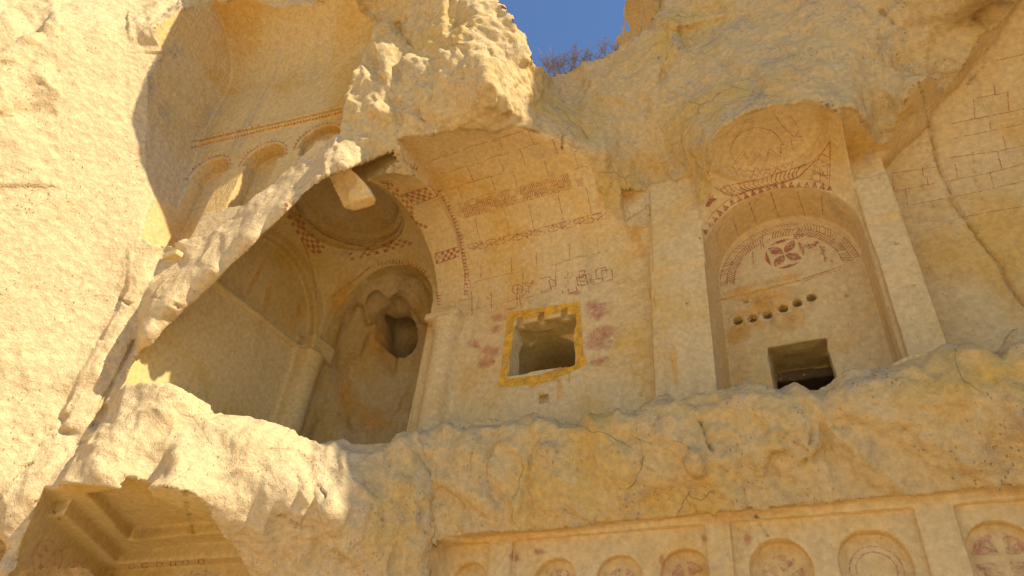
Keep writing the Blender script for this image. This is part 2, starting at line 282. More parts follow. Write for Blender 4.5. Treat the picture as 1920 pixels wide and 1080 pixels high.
SILW = np.array([pY(a, b, Y) for a, b, Y in SIL]); SILW = SILW[np.argsort(SILW[:, 0])]
def sdf(x, y, z, want=False):
    x = x.astype(np.float32); y = y.astype(np.float32); z = z.astype(np.float32)
    qx_ = x * AX[0] + y * AX[1] + z * AX[2]; qy_ = x * AY[0] + y * AY[1] + z * AY[2]; qz_ = x * AZ[0] + y * AZ[1] + z * AZ[2]
    h = bil(H, qx_, qy_, GX0, GY0, GS); g = bil(GI, qx_, qy_, GX0, GY0, GS)
    d = (h - qz_) * g
    d = np.maximum(d, z - 19.0 + 6.5 * np.clip((x - 1.5) / 2.0, 0, 1))
    ids = np.zeros(x.shape, np.int16) if want else None
    def sub(r, name, k=None):
        nonlocal d
        if want:
            m = -r > d; ids[m] = sid(name)
        if k is None: d = np.maximum(d, -r)
        else: hh = np.clip(.5 - .5 * (d + r) / k, 0, 1); d = d * (1 - hh) - r * hh + k * hh * (1 - hh)
    def add(s, name, k=0.0):
        nonlocal d
        if want:
            m = s < d; ids[m] = sid(name)
        if k: hh = np.clip(.5 + .5 * (d - s) / k, 0, 1); d = d * (1 - hh) + s * hh - k * hh * (1 - hh)
        else: d = np.minimum(d, s)
    wob = 0.012 * noise3(x * 1.7, y * 1.7, z * 1.7)          # hand-cut unevenness
    xw = x + wob; zw = z
    yw = y + 0.016 * noise3(x * 1.3 + 7, y * 1.3, z * 1.3)
    ys_ = np.interp(x, SILW[:, 0], SILW[:, 1]).astype(np.float32); zs_ = np.interp(x, SILW[:, 0], SILW[:, 2]).astype(np.float32)
    fl_ = FLOOR + (zs_ + .10 - FLOOR) * np.clip((ys_ + .62 - y) / .15, 0, 1)
    _x0, _x1 = x.min(), x.max(); up_ = z.max() > 4.0
    zone = lambda p, q: _x1 > p - .3 and _x0 < q + .3
    if up_ and zone(-4.9, -1.4):
        # ---- vaulted bay
        sub(mx(iv(xw, -4.5, -1.78), archp(yw, zw, -1.44, 7.05, 1.475), fl_ - z), 'nave', .015 + .28 * np.clip((x + 3.1) / .7, 0, 1) * np.clip((z - 7.2) / .6, 0, 1))
    if up_ and zone(-9, -4.2):
        # ---- transverse arch opening
        sub(mx(iv(x, -5.03, -4.45), archp(yw, zw, -1.22, 7.0, 1.235), fl_ - z), 'rib')
        # ---- domed bay
        sph = np.where(z > 7.0, np.sqrt((x + 6.04) ** 2 + (y + 1.13) ** 2 + (z - 7.0) ** 2), np.hypot(x + 6.04, y + 1.13)) - 1.6
        sub(mx(iv(xw, -7.1, -4.98), iv(yw, -2.08, -0.02), sph, fl_ - z), 'bay')
        sub(mx(iv(xw, -7.1, -4.6), iv(y, -3.0, -1.9), (x - DG1[0]) * DGM[0] + (y - DG1[1]) * DGM[1] + (z - DG1[2]) * DGM[2], (x - DG0[0]) * DGN[0] + (y - DG0[1]) * DGN[1] + (z - DG0[2]) * DGN[2] + .02 * noise3(x * 5, y * 5, z * 5), fl_ - z), 'bay')
        rr = np.hypot(x + 6.05, y + 1.18)
        dome = np.minimum(np.maximum(rr - .82, iv(z, 7.9, 8.62)), np.sqrt(rr ** 2 + ((z - 8.6) * 1.6) ** 2) * .85 - .74 * .85)
        dome = np.minimum(dome, np.maximum(rr - .86, iv(z, 8.2, 8.45)))
        sub(dome, 'dome')
        sub(mx(iv(x, -7.24, -7.0), archp(yw, zw, -1.15, 7.02, 1.02), 6.78 - z), 'lunette')
        # apse behind the north arch
        ra = np.where(z > 7.25, np.sqrt(((x + 6.02) * 1.0) ** 2 + ((y - .05) * .95) ** 2 + (z - 7.25) ** 2), np.hypot(x + 6.02, (y - .05) * .95)) - .96
        er = 0.17 * noise3(x * 2.6 + 3, y * 2.6, z * 1.1) + .08 * noise3(x * 6, y * 6, z * 3)
        sub(mx(ra + er * np.clip((y - .1) / .3, 0, 1), fl_ - z), 'apse')
        sub(np.sqrt(((x + 6.36 + .25 * (z - 7.72)) / .30) ** 2 + ((y - 1.2) / 1.0) ** 2 + ((z - 7.68) / .60) ** 2) * .33 - .33 + .17 * noise3(x * 3.1, y * 3.1, z * 3.1), 'apse_hollow')
        sub(np.sqrt(((x + 5.66) / .16) ** 2 + ((y - .9) / .5) ** 2 + ((z - 5.35) / .48) ** 2) * .2 - .2, 'apse_hollow')
        # cornice of the end wall, corner column, half column under the arch
        add(mx(iv(x, -7.3, -7.06), iv(y, -2.7, -.3), iv(z, 6.68, 6.77)), 'cornice')
        cr = np.hypot(x + 6.99, y + .17)
        add(np.maximum(cr - .19 - .03 * np.clip((z - 6.45) / .2, 0, 1), iv(z, FLOOR, 6.68)), 'corner_column', .10)
        add(mx(iv(x, -7.2, -6.88), iv(y, -.30, .2), iv(z, 6.70, 6.98)), 'corner_impost', .09)
        c2 = np.hypot(x + 4.70, y - .01)
        add(np.maximum(c2 - .185, iv(z, FLOOR, 6.72)), 'half_column', .05)
        add(mx(c2 - .215 - .25 * np.clip(z - 6.72, 0, .16), iv(z, 6.70, 6.86)), 'capital')
        add(mx(iv(x, -5.0, -4.46), iv(y, -.20, .3), iv(z, 6.86, 6.97)), 'capital')
    if up_ and zone(-2.4, 9):
        # ---- right bay: room, small dome, arched recess, piers
        s2 = np.where(z > 7.05, np.sqrt((x + .24) ** 2 + (y + .82) ** 2 + (z - 7.05) ** 2), np.hypot(x + .24, y + .82)) - 1.19
        s2 = np.maximum(s2, z - 7.985)
        sub(mx(iv(xw, -1.12, .62), iv(yw, -1.7, .0), s2, fl_ - z), 'small_bay')
        r2 = np.hypot(x + .17, y + .76)
        sub(np.minimum(np.maximum(r2 - .66, iv(z, 7.7, 8.09)), np.sqrt(r2 ** 2 + ((z - 8.07) * 3.4) ** 2) * .7 - .62 * .7), 'small_dome')
        tap = .05 * np.clip(y / .5, 0, 1)
        sub(mx(iv(y, -.2, .5 + .5 * (yw - y)), archp(x, z, -.27, 7.02, .86 - tap), fl_ - z), 'recess')
        sub(mx(iv(x, -2.1, -1.12), iv(yw, -2.0, -.10), mx(z - 8.3, fl_ - z)), 'pier_west')
        sub(mx(iv(x, .62, 1.2), iv(yw, -2.0, -.10), mx(z - 7.95, fl_ - z)), 'pier_east')
        add(mx(iv(x, -1.74, -1.11), iv(yw, -.13, .3), iv(z, 6.88, 8.4)), 'pier_west')
        add(mx(iv(x, .61, .985), iv(yw, -.135, .3), iv(z, 6.95, 7.6)), 'pier_east')
        sub(mx(iv(xw, .965, 5.0), archp(yw, zw, -2.2, 7.3, 2.47), fl_ - z, (x - EB0[0]) * EBN[0] + (z - EB0[2]) * EBN[1] + .05 * noise3(x * 4, y * 4, z * 4)), 'east_wall')
    if up_ and zone(-4.2, 1.3):
        # doorway and beam holes
        sub(box(x, y, z, (-.635 , -.02, .3, 1.1, FLOOR, 5.97)) + .02 * noise3(x * 6, y * 6, z * 6), 'doorway')
        sub(box(x, y, z, (-1.2, .35, 1.08, 2.6, FLOOR, 5.85)), 'doorway')
        for k, (hx, hz) in enumerate(HOLES):
            sub(np.maximum(np.sqrt((x - hx) ** 2 + (z - hz) ** 2) - .052, iv(y, .3, .66)), 'beam_hole%d' % k)
        for k, (hx, hz, hr, hy) in enumerate([(.29, 6.48, .018, .5), (-.80, 6.66, .03, .5), (-1.37, 6.35, .018, -.1), (.83, 6.6, .02, -.1), (.86, 6.05, .016, -.1), (-2.33, 6.1, .02, .03), (-2.66, 6.23, .016, .03), (-3.92, 6.12, .022, .03)]):
            sub(np.sqrt((x - hx) ** 2 + ((y - hy) * .5) ** 2 + (z - hz) ** 2) - hr, 'pit%d' % k)
    if up_ and zone(-4.2, -2.2):
        # ---- square wall niche with three slots
        tw = np.clip((y - .03) / .5, 0, 1.2)
        sub(mx(iv(x, -3.69 + .03 * tw, -2.80 - .10 * tw), iv(y, -.1, .50), iv(z, 5.87, 6.64 + .02 * tw)) + .022 * noise3(x * 6, y * 6, z * 6), 'wall_niche')
        sub(mx(np.sqrt(((x + 3.38) / .52) ** 2 + ((z - 6.2) / .46) ** 2) * .46 - .46, iv(y, .3, 1.5), 5.84 - z), 'wall_niche')
        for sx in (-3.61, -3.30, -2.97):
            sub(mx(iv(x, sx - .045, sx + .045), iv(y, -.1, .14), iv(z, 6.5, 6.77)), 'wall_niche')
        sub(box(x, y, z, (-3.24, -3.12, -.1, .1, 5.42, 5.53)), 'pit8')
    # ---- upper chamber
    m = (z > 6.8) & (y < -1.5) & (x < -4.5)
    if m.any():
        u, v = toA(x, y); vw = v + .02 * noise3(x * 1.1, y * 1.1 + 3, z * 1.1)
        zt = np.where(z > 10.4, np.sqrt((vw - 1.35) ** 2 + (z - 10.4) ** 2), np.abs(vw - 1.35)) - 1.35
        lw = -(u + .06 * v - .16 - .34 * np.clip((9.4 - z) / 2.0, 0, 1.3)) * .97      # left end wall
        zt = np.where(v > 1.35, np.maximum(z - 11.75, -v), zt)
        zb_ = np.interp(u, CBP[:, 0], CBP[:, 1]).astype(np.float32)
        ra_ = mx(zt, lw, u - 2.95, (zb_ - z) * .9 + .03 * noise3(x * 5, y * 5, z * 5))
        sub(np.where(m, ra_, 9), 'upper_chamber')
        for k, ((uc, zc), r) in enumerate(ARCH_A):
            ar = np.where(z > zc - .02, np.sqrt((u - uc) ** 2 + (z - zc) ** 2) - r, np.maximum(np.abs(u - uc) - r * .80, 0) + np.where(np.abs(u - uc) < r * .8, np.abs(u - uc) - r * .8, 0))
            sub(np.where(m, mx(ar, iv(v, (-.26, -.25, -.16)[k], .35), ARCH_B[k] - z), 9), 'blind_arch%d' % k)
        for zz in (9.20, 9.30):
            add(np.where(m, mx(iv(v, -.2, .045), iv(z, zz - .035, zz + .012), -u, u - 2.9, d - .05), 9), 'upper_moulding')
    # ---- worn vertical mouldings on the left face
    if zone(-9, -6.2):
        for (mp, w_, pr_, z0_, z1_) in MOULD:
            s1 = (x - mp[0]) * .406 + (y - mp[1]) * .914; q1 = (x - mp[0]) * .914 - (y - mp[1]) * .406
            add(mx(np.abs(s1) - w_, np.abs(q1) - pr_, iv(z, z0_, z1_)) + .018 * noise3(x * 5, y * 5, z * 5), 'fracture', .05)
    # ---- hanging remnant of the south arch
    if up_ and zone(-6.5, -4): add(mx(poly2(x, z, TOOTH), iv(y - .55 * (8.0 - z), -2.38, -2.24) * .87 + .045 * noise3(x * 6, y * 6, z * 6)), 'tooth')
    # ---- lower storey: panelled wall with round niches
    low = z < 4.2
    if low.any():
        bl_ = np.clip((-3.55 - x) / 1.0, 0, 1); bl_ = bl_ * bl_ * (3 - 2 * bl_)
        sub(np.where(low, mx(iv(x, -4.35, 6), yw + .45 + .7 * bl_, z - 3.80 - .03 * x - .03 * noise3(x * 3, y * 3, z)), 9), 'lower_wall')
        for (a, b) in [(-4.0, -3.43), (-3.17, -1.3), (-1.08, .32), (.60, 2.2)]:
            top = 3.70 + .035 * (x + 1.5) * .5
            sub(np.where(low, mx(iv(x, a, b), iv(yw, -.6, -.385), z - top), 9), 'lower_panel')
        for k, (nx, nz, nr) in enumerate(NICHES):
            if not zone(nx - .5, nx + .5): continue
            e = .012 * noise3(x * 7 + k, y * 7, z * 7) + np.where(z > nz - .1, np.hypot(x - nx, z - nz) - nr, np.abs(x - nx) - math.sqrt(nr * nr - .01))
            sub(np.where(low, mx(e, iv(y, -.6, -.27)), 9), 'niche%d' % k)
        # lower chamber
        tx_ = (x + 6.9) * .735 + (y + 2.7) * .0; 
        s_ = ((x + 7.25) * 1.77 + (y + 2.70) * 1.3) / 2.196       # distance from its left wall
        ch = mx(-s_, iv(y, -3.0, -.72), x + 5.7, z - 3.66 - .02 * noise3(x * 2, y * 2, z))
        sub(np.where(low, ch, 9), 'lower_chamber')
        sub(np.where(low, mx(.42 - s_, y + 1.25, x + 6.15, iv(z, 3.4, 3.80), -y - 2.5), 9), 'lower_chamber')
        add(np.where(low, mx(np.minimum(np.maximum(s_ - .22, 0), y * 0 + 9) * 0 + mx(s_ - .20, -s_ - .1), iv(z, 3.50, 3.70), y + .65, -y - 2.45, x + 5.75), 9), 'lower_cornice')
        add(np.where(low, mx(-y - .95, y + .6, iv(z, 3.50, 3.70), x + 5.8, -s_ - .1), 9), 'lower_cornice')
    # unseen right-hand spur, added to shade the walls, and the rock body behind
    if _x1 > 3: add(box(x + .5 * noise3(x * .4, y * .4, z * .3), y + .12 * noise3(x * .9 + 9, y * .9, z * .8), z, (4.6, 10, -1.95, 6, -2, 19)) - .3, 'fracture')
    return (d, ids) if want else d

# ------------------------------------------------------------------ surface nets on sparse blocks
def surface_nets(vox, lo, hi, keep, want_margin=1.35, shrink=0.0):
    sdf_ = lambda x, y, z: sdf(x, y, z) + shrink
    B = 4; bs = vox * B
    n = np.ceil((np.array(hi) - lo) / bs).astype(int)
    ii = np.stack(np.meshgrid(*[np.arange(k) for k in n], indexing='ij'), -1).reshape(-1, 3)
    cen = np.array(lo) + (ii + .5) * bs
    k = keep(cen, bs); ii = ii[k]; cen = cen[k]
    act = np.zeros(len(ii), bool); near = np.zeros(len(ii), bool)
    for s in range(0, len(ii), 400000):
        c = cen[s:s + 400000]; e = np.abs(sdf_(c[:, 0], c[:, 1], c[:, 2])); act[s:s + 400000] = e < bs * .87 * want_margin; gg = bil(GI, c @ AX, c @ AY, GX0, GY0, GS); near[s:s + 400000] = (e < bs * 2.2) | ((gg < .3) & (e < .45))
    k = np.where(~act & near)[0]
    for s in range(0, len(k), 60000):
        c = cen[k[s:s + 60000]]; sg = None; mixd = np.zeros(len(c), bool)
        for o in [(a, b, e) for a in (-.5, .5) for b in (-.5, .5) for e in (-.5, .5)]:
            v = sdf_(c[:, 0] + o[0] * bs, c[:, 1] + o[1] * bs, c[:, 2] + o[2] * bs) < 0
            if sg is None: sg = v
            else: mixd |= v != sg
        act[k[s:s + 60000]] = mixd
    ii = ii[act]; tick("vox %.3f: %d blocks" % (vox, len(ii)))
    off = np.stack(np.meshgrid(*[np.arange(B + 1)] * 3, indexing='ij'), -1)
    NN = n * B + 2
    keys, verts, quads = [], [], []
    CH = 5000
    o = np.lexsort((ii[:, 1], ii[:, 0], (ii[:, 2] * bs // 1.0), (ii[:, 0] * bs // 1.2))); ii = ii[o]
    for s in range(0, len(ii), CH):
        b = ii[s:s + CH]; idx = b[:, None, None, None, :] * B + off[None]
        P = np.array(lo) + idx * vox
        D = sdf_(P[..., 0], P[..., 1], P[..., 2]); S = D < 0
        cnt = np.zeros(D[:, :-1, :-1, :-1].shape, np.int8); acc = np.zeros(cnt.shape + (3,), np.float32)
        sl = lambda o: (slice(None),) + tuple(slice(o[a], o[a] + B) for a in range(3))
        for ax in range(3):
            o2 = [0, 1]
            oth = [a for a in range(3) if a != ax]
            for i in (0, 1):
                for j in (0, 1):
                    o = [0, 0, 0]; o[oth[0]] = i; o[oth[1]] = j; p = list(o); p[ax] = 1
                    d0 = D[sl(o)]; d1 = D[sl(p)]; ch = S[sl(o)] != S[sl(p)]
                    t = np.where(ch, d0 / np.where(ch, d0 - d1, 1), 0)
                    cnt += ch
                    acc[..., ax] += t * ch
                    acc[..., oth[0]] += i * ch; acc[..., oth[1]] += j * ch
        m = cnt > 0
        ci = idx[:, :-1, :-1, :-1][m]
        verts.append(np.array(lo) + (ci + acc[m] / cnt[m][:, None]) * vox)
        keys.append((ci[:, 0].astype(np.int64) * NN[1] + ci[:, 1]) * NN[2] + ci[:, 2])
        # quads: edges starting at samples 0..B-1 of the block
        for ax in range(3):
            o = [0, 0, 0]; p = [0, 0, 0]; p[ax] = 1
            s0 = S[sl(o)]; s1 = S[sl(p)]; ch = s0 != s1
            e = idx[:, :-1, :-1, :-1][ch]; fl = s0[ch]
            a1, a2 = (ax + 1) % 3, (ax + 2) % 3
            q = []
            for (i, j) in ((0, 0), (1, 0), (1, 1), (0, 1)):
                c = e.copy(); c[:, a1] -= i; c[:, a2] -= j
                q.append((c[:, 0].astype(np.int64) * NN[1] + c[:, 1]) * NN[2] + c[:, 2])
            q = np.stack(q, 1); q[~fl] = q[~fl][:, ::-1]
            quads.append(q)
    keys = np.concatenate(keys); verts = np.concatenate(verts); quads = np.concatenate(quads)
    o = np.argsort(keys); keys = keys[o]; verts = verts[o]
    f = np.searchsorted(keys, quads); f = np.clip(f, 0, len(keys) - 1)
    ok = (keys[f] == quads).all(1)
    # winding: outward
    return verts, f[ok]

def in_frame(c, m):
    uv, dep = project(c)
    mm = m * 1.0
    return (dep > 0.5) & (uv[:, 0] > -mm) & (uv[:, 0] < 1920 + mm) & (uv[:, 1] > -mm) & (uv[:, 1] < 1080 + mm)
LO = (-12.0, -5.8, 2.0); HI = (3.2, 2.7, 14.5)
VOX = 0.022
V, Q = surface_nets(VOX, LO, HI, lambda c, bs: in_frame(c, 70), 1.4)
tick("fine mesh %d verts %d quads" % (len(V), len(Q)))
def coarse_keep(c, bs):
    fine = in_frame(c, -140) & (c > np.array(LO) + .3).all(1) & (c < np.array(HI) - .3).all(1)
    return ~fine
V2, Q2 = surface_nets(0.11, (-16., -8., -1.), (11., 7., 19.6), coarse_keep, 1.8, 0.06)
tick("coarse mesh %d quads" % len(Q2))
_, VID = sdf(V[:, 0], V[:, 1], V[:, 2], True)

# ------------------------------------------------------------------ scene object helpers
col = scene.collection
def tag(o, label=None, cat=None, group=None, kind=None):
    if label: o['label'] = label
    if cat: o['category'] = cat
    if group: o['group'] = group
    if kind: o['kind'] = kind
    return o
def empty(name, loc, label=None, cat=None, group=None, kind=None):
    o = bpy.data.objects.new(name, None); o.location = loc; o.empty_display_size = .2; col.objects.link(o)
    return tag(o, label, cat, group, kind)
def mesh_obj(name, verts, faces, mat, parent=None, smooth=True):
    me = bpy.data.meshes.new(name)
    verts = np.asarray(verts, np.float32); faces = np.asarray(faces, np.int32)
    o = bpy.data.objects.new(name, me)
    if parent is not None:
        o.parent = parent; q_ = parent
        while q_ is not None: verts = verts - np.array(q_.location, np.float32); q_ = q_.parent
    n = faces.shape[1]
    me.vertices.add(len(verts)); me.vertices.foreach_set("co", verts.ravel())
    me.loops.add(faces.size); me.loops.foreach_set("vertex_index", faces.ravel())
    me.polygons.add(len(faces)); me.polygons.foreach_set("loop_start", np.arange(len(faces), dtype=np.int32) * n)
    me.polygons.foreach_set("use_smooth", np.full(len(faces), smooth))
    me.update(calc_edges=True); me.validate()
    if mat: me.materials.append(mat)
    col.objects.link(o); return o


# ------------------------------------------------------------------ materials
def nodes_of(m):
    m.use_nodes = True; nt = m.node_tree; nt.nodes.clear(); return nt, nt.nodes, nt.links
def N(nd, t, **kw):
    n = nd.new(t)
    for k, v in kw.items(): setattr(n, k, v)
    return n
def noise_n(nd, ln, vec, scale, detail=6, rough=.55, dist=0.0):
    n = nd.new("ShaderNodeTexNoise"); n.inputs['Scale'].default_value = scale; n.inputs['Detail'].default_value = detail
    n.inputs['Roughness'].default_value = rough; n.inputs['Distortion'].default_value = dist; ln.new(vec, n.inputs['Vector']); return n.outputs['Fac']
def ramp(nd, ln, v, a, b, x=0.0, y=1.0):
    r = nd.new("ShaderNodeMapRange"); r.interpolation_type = 'SMOOTHSTEP'; r.clamp = True
    r.inputs[1].default_value = a; r.inputs[2].default_value = b; r.inputs[3].default_value = x; r.inputs[4].default_value = y
    ln.new(v, r.inputs[0]); return r.outputs[0]
def mixc(nd, ln, f, a, b, mode='MIX'):
    m = nd.new("ShaderNodeMix"); m.data_type = 'RGBA'; m.blend_type = mode
    if isinstance(f, float): m.inputs[0].default_value = f
    else: ln.new(f, m.inputs[0])
    for i, c in ((6, a), (7, b)):
        if isinstance(c, tuple): m.inputs[i].default_value = (*c, 1)
        else: ln.new(c, m.inputs[i])
    return m.outputs[2]
def mth(nd, ln, op, a, b):
    m = nd.new("ShaderNodeMath"); m.operation = op
    for i, c in enumerate((a, b)):
        if isinstance(c, (int, float)): m.inputs[i].default_value = c
        else: ln.new(c, m.inputs[i])
    return m.outputs[0]
CREAM = (.64, .455, .205); OCHRE = (.60, .375, .09); GREY = (.40, .325, .225); PALE = (.71, .55, .325)
def rock_mat(name, c1=CREAM, c2=OCHRE, c3=GREY, ochre=(.50, .72), grey=(.58, .75), bump=.5, bdist=.02, chisel=0.0, pits=.5, seed=0.0, streak=0.0, pale=None, stain=.5):
    m = bpy.data.materials.new(name); nt, nd, ln = nodes_of(m)
    g = nd.new("ShaderNodeNewGeometry"); mp = nd.new("ShaderNodeMapping"); mp.inputs['Location'].default_value = (seed, seed * 1.7, -seed)
    ln.new(g.outputs['Position'], mp.inputs[0]); v = mp.outputs[0]
    big = noise_n(nd, ln, v, .75, 5, .6, .4); med = noise_n(nd, ln, v, 2.1, 6, .62); fine = noise_n(nd, ln, v, 17, 4, .65)
    c = mixc(nd, ln, ramp(nd, ln, big, ochre[0], ochre[1]), c1, c2)
    mp2 = nd.new("ShaderNodeMapping"); mp2.inputs['Scale'].default_value = (3.2, 3.2, .35); ln.new(v, mp2.inputs[0])
    st = noise_n(nd, ln, mp2.outputs[0], 1.0, 4, .6)
    if streak > 0: c = mixc(nd, ln, ramp(nd, ln, st, .55, .75, 0, streak), c, c2)
    c = mixc(nd, ln, ramp(nd, ln, med, grey[0], grey[1], 0, .75), c, c3)
    if stain > 0: c = mixc(nd, ln, mth(nd, ln, 'MULTIPLY', ramp(nd, ln, st, .56, .74, 0, stain), ramp(nd, ln, big, .62, .40)), c, (.30, .245, .185))
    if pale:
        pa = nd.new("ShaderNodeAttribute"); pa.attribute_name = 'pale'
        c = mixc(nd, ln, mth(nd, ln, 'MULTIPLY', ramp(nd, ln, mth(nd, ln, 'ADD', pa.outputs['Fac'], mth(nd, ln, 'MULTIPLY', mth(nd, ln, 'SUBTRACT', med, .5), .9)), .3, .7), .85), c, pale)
    c = mixc(nd, ln, ramp(nd, ln, noise_n(nd, ln, v, 5.5, 4, .7), .55, .8, 0, .6), c, PALE)
    c = mixc(nd, ln, 1.0, c, ramp(nd, ln, fine, .2, .8, .80, 1.14), 'MULTIPLY')
    vo = nd.new("ShaderNodeTexVoronoi"); vo.inputs['Scale'].default_value = 24; mp4 = nd.new("ShaderNodeMapping"); mp4.inputs['Rotation'].default_value = (.5, .7, .3); mp4.inputs['Scale'].default_value = (1, 1, .42); ln.new(v, mp4.inputs[0]); ln.new(mp4.outputs[0], vo.inputs['Vector'])
    pm = ramp(nd, ln, med, .48, .60)
    spot = mth(nd, ln, 'MULTIPLY', ramp(nd, ln, vo.outputs['Distance'], .10, .20, 1.0, 0.0), pm)
    c = mixc(nd, ln, mth(nd, ln, 'MULTIPLY', spot, pits), c, (.20, .15, .10))
    if pale:
        cr = nd.new("ShaderNodeTexVoronoi"); cr.feature = 'DISTANCE_TO_EDGE'; cr.inputs['Scale'].default_value = .85
        wv2 = nd.new("ShaderNodeVectorMath"); wv2.operation = 'MULTIPLY_ADD'; nz2 = nd.new("ShaderNodeTexNoise"); nz2.inputs['Scale'].default_value = 2.2; nz2.inputs['Detail'].default_value = 3; ln.new(v, nz2.inputs['Vector'])
        ln.new(nz2.outputs['Color'], wv2.inputs[0]); wv2.inputs[1].default_value = (.32, .32, .32); ln.new(v, wv2.inputs[2]); ln.new(wv2.outputs[0], cr.inputs['Vector'])
        ck = mth(nd, ln, 'MULTIPLY', ramp(nd, ln, cr.outputs['Distance'], .002, .008, 1.0, 0.0), ramp(nd, ln, big, .53, .62))
        c = mixc(nd, ln, mth(nd, ln, 'MULTIPLY', ck, .5), c, (.16, .115, .075))
    bs = nd.new("ShaderNodeBsdfPrincipled"); bs.inputs['Roughness'].default_value = .93
    bs.inputs['Specular IOR Level'].default_value = .15
    ln.new(c, bs.inputs['Base Color'])
    h1 = noise_n(nd, ln, v, 13, 5, .75)
    h = h1
    if pale:
        ce = nd.new("ShaderNodeTexVoronoi"); ce.inputs['Scale'].default_value = 8.5; ln.new(v, ce.inputs['Vector'])
        sx3 = nd.new("ShaderNodeSeparateColor"); ln.new(ce.outputs['Color'], sx3.inputs[0])
        h = mth(nd, ln, 'ADD', h, mth(nd, ln, 'MULTIPLY', sx3.outputs[0], .34)); h = mth(nd, ln, 'ADD', h, mth(nd, ln, 'MULTIPLY', ce.outputs['Distance'], .5))
        h = mth(nd, ln, 'SUBTRACT', h, mth(nd, ln, 'MULTIPLY', spot, .55))
    if chisel > 0:
        mp3 = nd.new("ShaderNodeMapping"); mp3.inputs['Rotation'].default_value = (.4, .9, .5); mp3.inputs['Scale'].default_value = (34, 34, 7); ln.new(v, mp3.inputs[0])
        ch = noise_n(nd, ln, mp3.outputs[0], 1.0, 3, .5); h = mth(nd, ln, 'ADD', h, mth(nd, ln, 'MULTIPLY', ramp(nd, ln, ch, .35, .65), chisel))
    b = nd.new("ShaderNodeBump"); b.inputs['Strength'].default_value = bump; b.inputs['Distance'].default_value = bdist
    ln.new(h, b.inputs['Height']); ln.new(b.outputs[0], bs.inputs['Normal'])
    o = nd.new("ShaderNodeOutputMaterial"); ln.new(bs.outputs[0], o.inputs[0]); return m
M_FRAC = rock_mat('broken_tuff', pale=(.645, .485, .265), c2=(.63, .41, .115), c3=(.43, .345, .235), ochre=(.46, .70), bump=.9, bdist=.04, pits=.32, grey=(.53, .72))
M_OVER = M_FRAC
M_LEFT = rock_mat('weathered_tuff', c1=(.62, .49, .31), c2=(.60, .44, .23), c3=(.52, .41, .27), ochre=(.52, .78), bump=.75, bdist=.03, chisel=.35, pits=.6, seed=1.3)
M_WALL = rock_mat('dressed_tuff', c1=(.65, .466, .212), c2=(.63, .385, .105), c3=(.50, .39, .22), ochre=(.47, .70), bump=.35, bdist=.012, pits=.45, seed=5.5, streak=.35, chisel=.3)
M_BAY = rock_mat('sheltered_tuff', c1=(.60, .45, .20), c2=(.56, .375, .10), c3=(.46, .36, .19), ochre=(.45, .70), bump=.35, bdist=.012, pits=.4, seed=8.5, streak=.5)
M_CHAM = rock_mat('stained_tuff', c1=(.60, .405, .16), c2=(.57, .335, .085), c3=(.53, .38, .18), ochre=(.44, .66), bump=.5, bdist=.02, pits=.5, seed=2.5, chisel=.5)
M_APSE = rock_mat('eroded_tuff', c1=(.56, .42, .21), c2=(.53, .35, .11), c3=(.40, .32, .21), ochre=(.42, .62), bump=.8, bdist=.03, pits=.6, seed=9.1, streak=.6)
M_DARK = rock_mat('unlit_dark_tuff', c1=(.20, .13, .08), c2=(.12, .07, .04), c3=(.10, .07, .05), bump=.5, seed=4.1)  # unlit depth of the inner room put into the colour
M_SAND = rock_mat('sand', c1=(.56, .45, .29), c2=(.56, .42, .24), c3=(.5, .4, .28), bump=.4)

def paint_mat(name, c, wear=.5, attr=False, scale=30):
    m = bpy.data.materials.new(name); nt, nd, ln = nodes_of(m)
    g = nd.new("ShaderNodeNewGeometry"); v = g.outputs['Position']
    n = mth(nd, ln, 'ADD', mth(nd, ln, 'MULTIPLY', noise_n(nd, ln, v, scale, 6, .75), .65), mth(nd, ln, 'MULTIPLY', noise_n(nd, ln, v, 4.5, 4, .6), .35))
    f = ramp(nd, ln, n, wear - .14, wear + .14, 0, .92)
    if attr:
        a = nd.new("ShaderNodeAttribute"); a.attribute_name = 'pa'
        q = mth(nd, ln, 'MULTIPLY', a.outputs['Fac'], 1.0)
        f = ramp(nd, ln, mth(nd, ln, 'ADD', n, mth(nd, ln, 'MULTIPLY', mth(nd, ln, 'SUBTRACT', q, 1.0), .6)), wear - .30, wear + .34, 0, .62)
    bs = nd.new("ShaderNodeBsdfDiffuse"); bs.inputs['Roughness'].default_value = .6
    cc = mixc(nd, ln, ramp(nd, ln, noise_n(nd, ln, v, 11, 4), .3, .7), tuple(x * .8 for x in c), tuple(min(1, x * 1.2) for x in c)); ln.new(cc, bs.inputs[0])
    t = nd.new("ShaderNodeBsdfTransparent"); mx_ = nd.new("ShaderNodeMixShader"); ln.new(f, mx_.inputs[0]); ln.new(t.outputs[0], mx_.inputs[1]); ln.new(bs.outputs[0], mx_.inputs[2])
    o = nd.new("ShaderNodeOutputMaterial"); ln.new(mx_.outputs[0], o.inputs[0]); return m
P_RED = paint_mat('red_ochre_paint', (.48, .17, .085), .50)
P_DEEP = paint_mat('deep_red_paint', (.45, .14, .085), .49)
P_FADE = paint_mat('faded_red_paint', (.52, .23, .115), .51)
P_PINK = paint_mat('pink_paint', (.54, .25, .17), .54)
P_ORNG = paint_mat('orange_red_paint', (.52, .20, .07), .48)
P_YEL = paint_mat('yellow_ochre_paint', (.70, .39, .05), .41)
P_YSTAIN = paint_mat('yellow_stain', (.80, .46, .09), .38, True, 6)
P_RSTAIN = paint_mat('red_smudge', (.56, .17, .12), .43, True, 18)
P_GSTAIN = paint_mat('grey_stain', (.30, .25, .19), .46, True, 12)

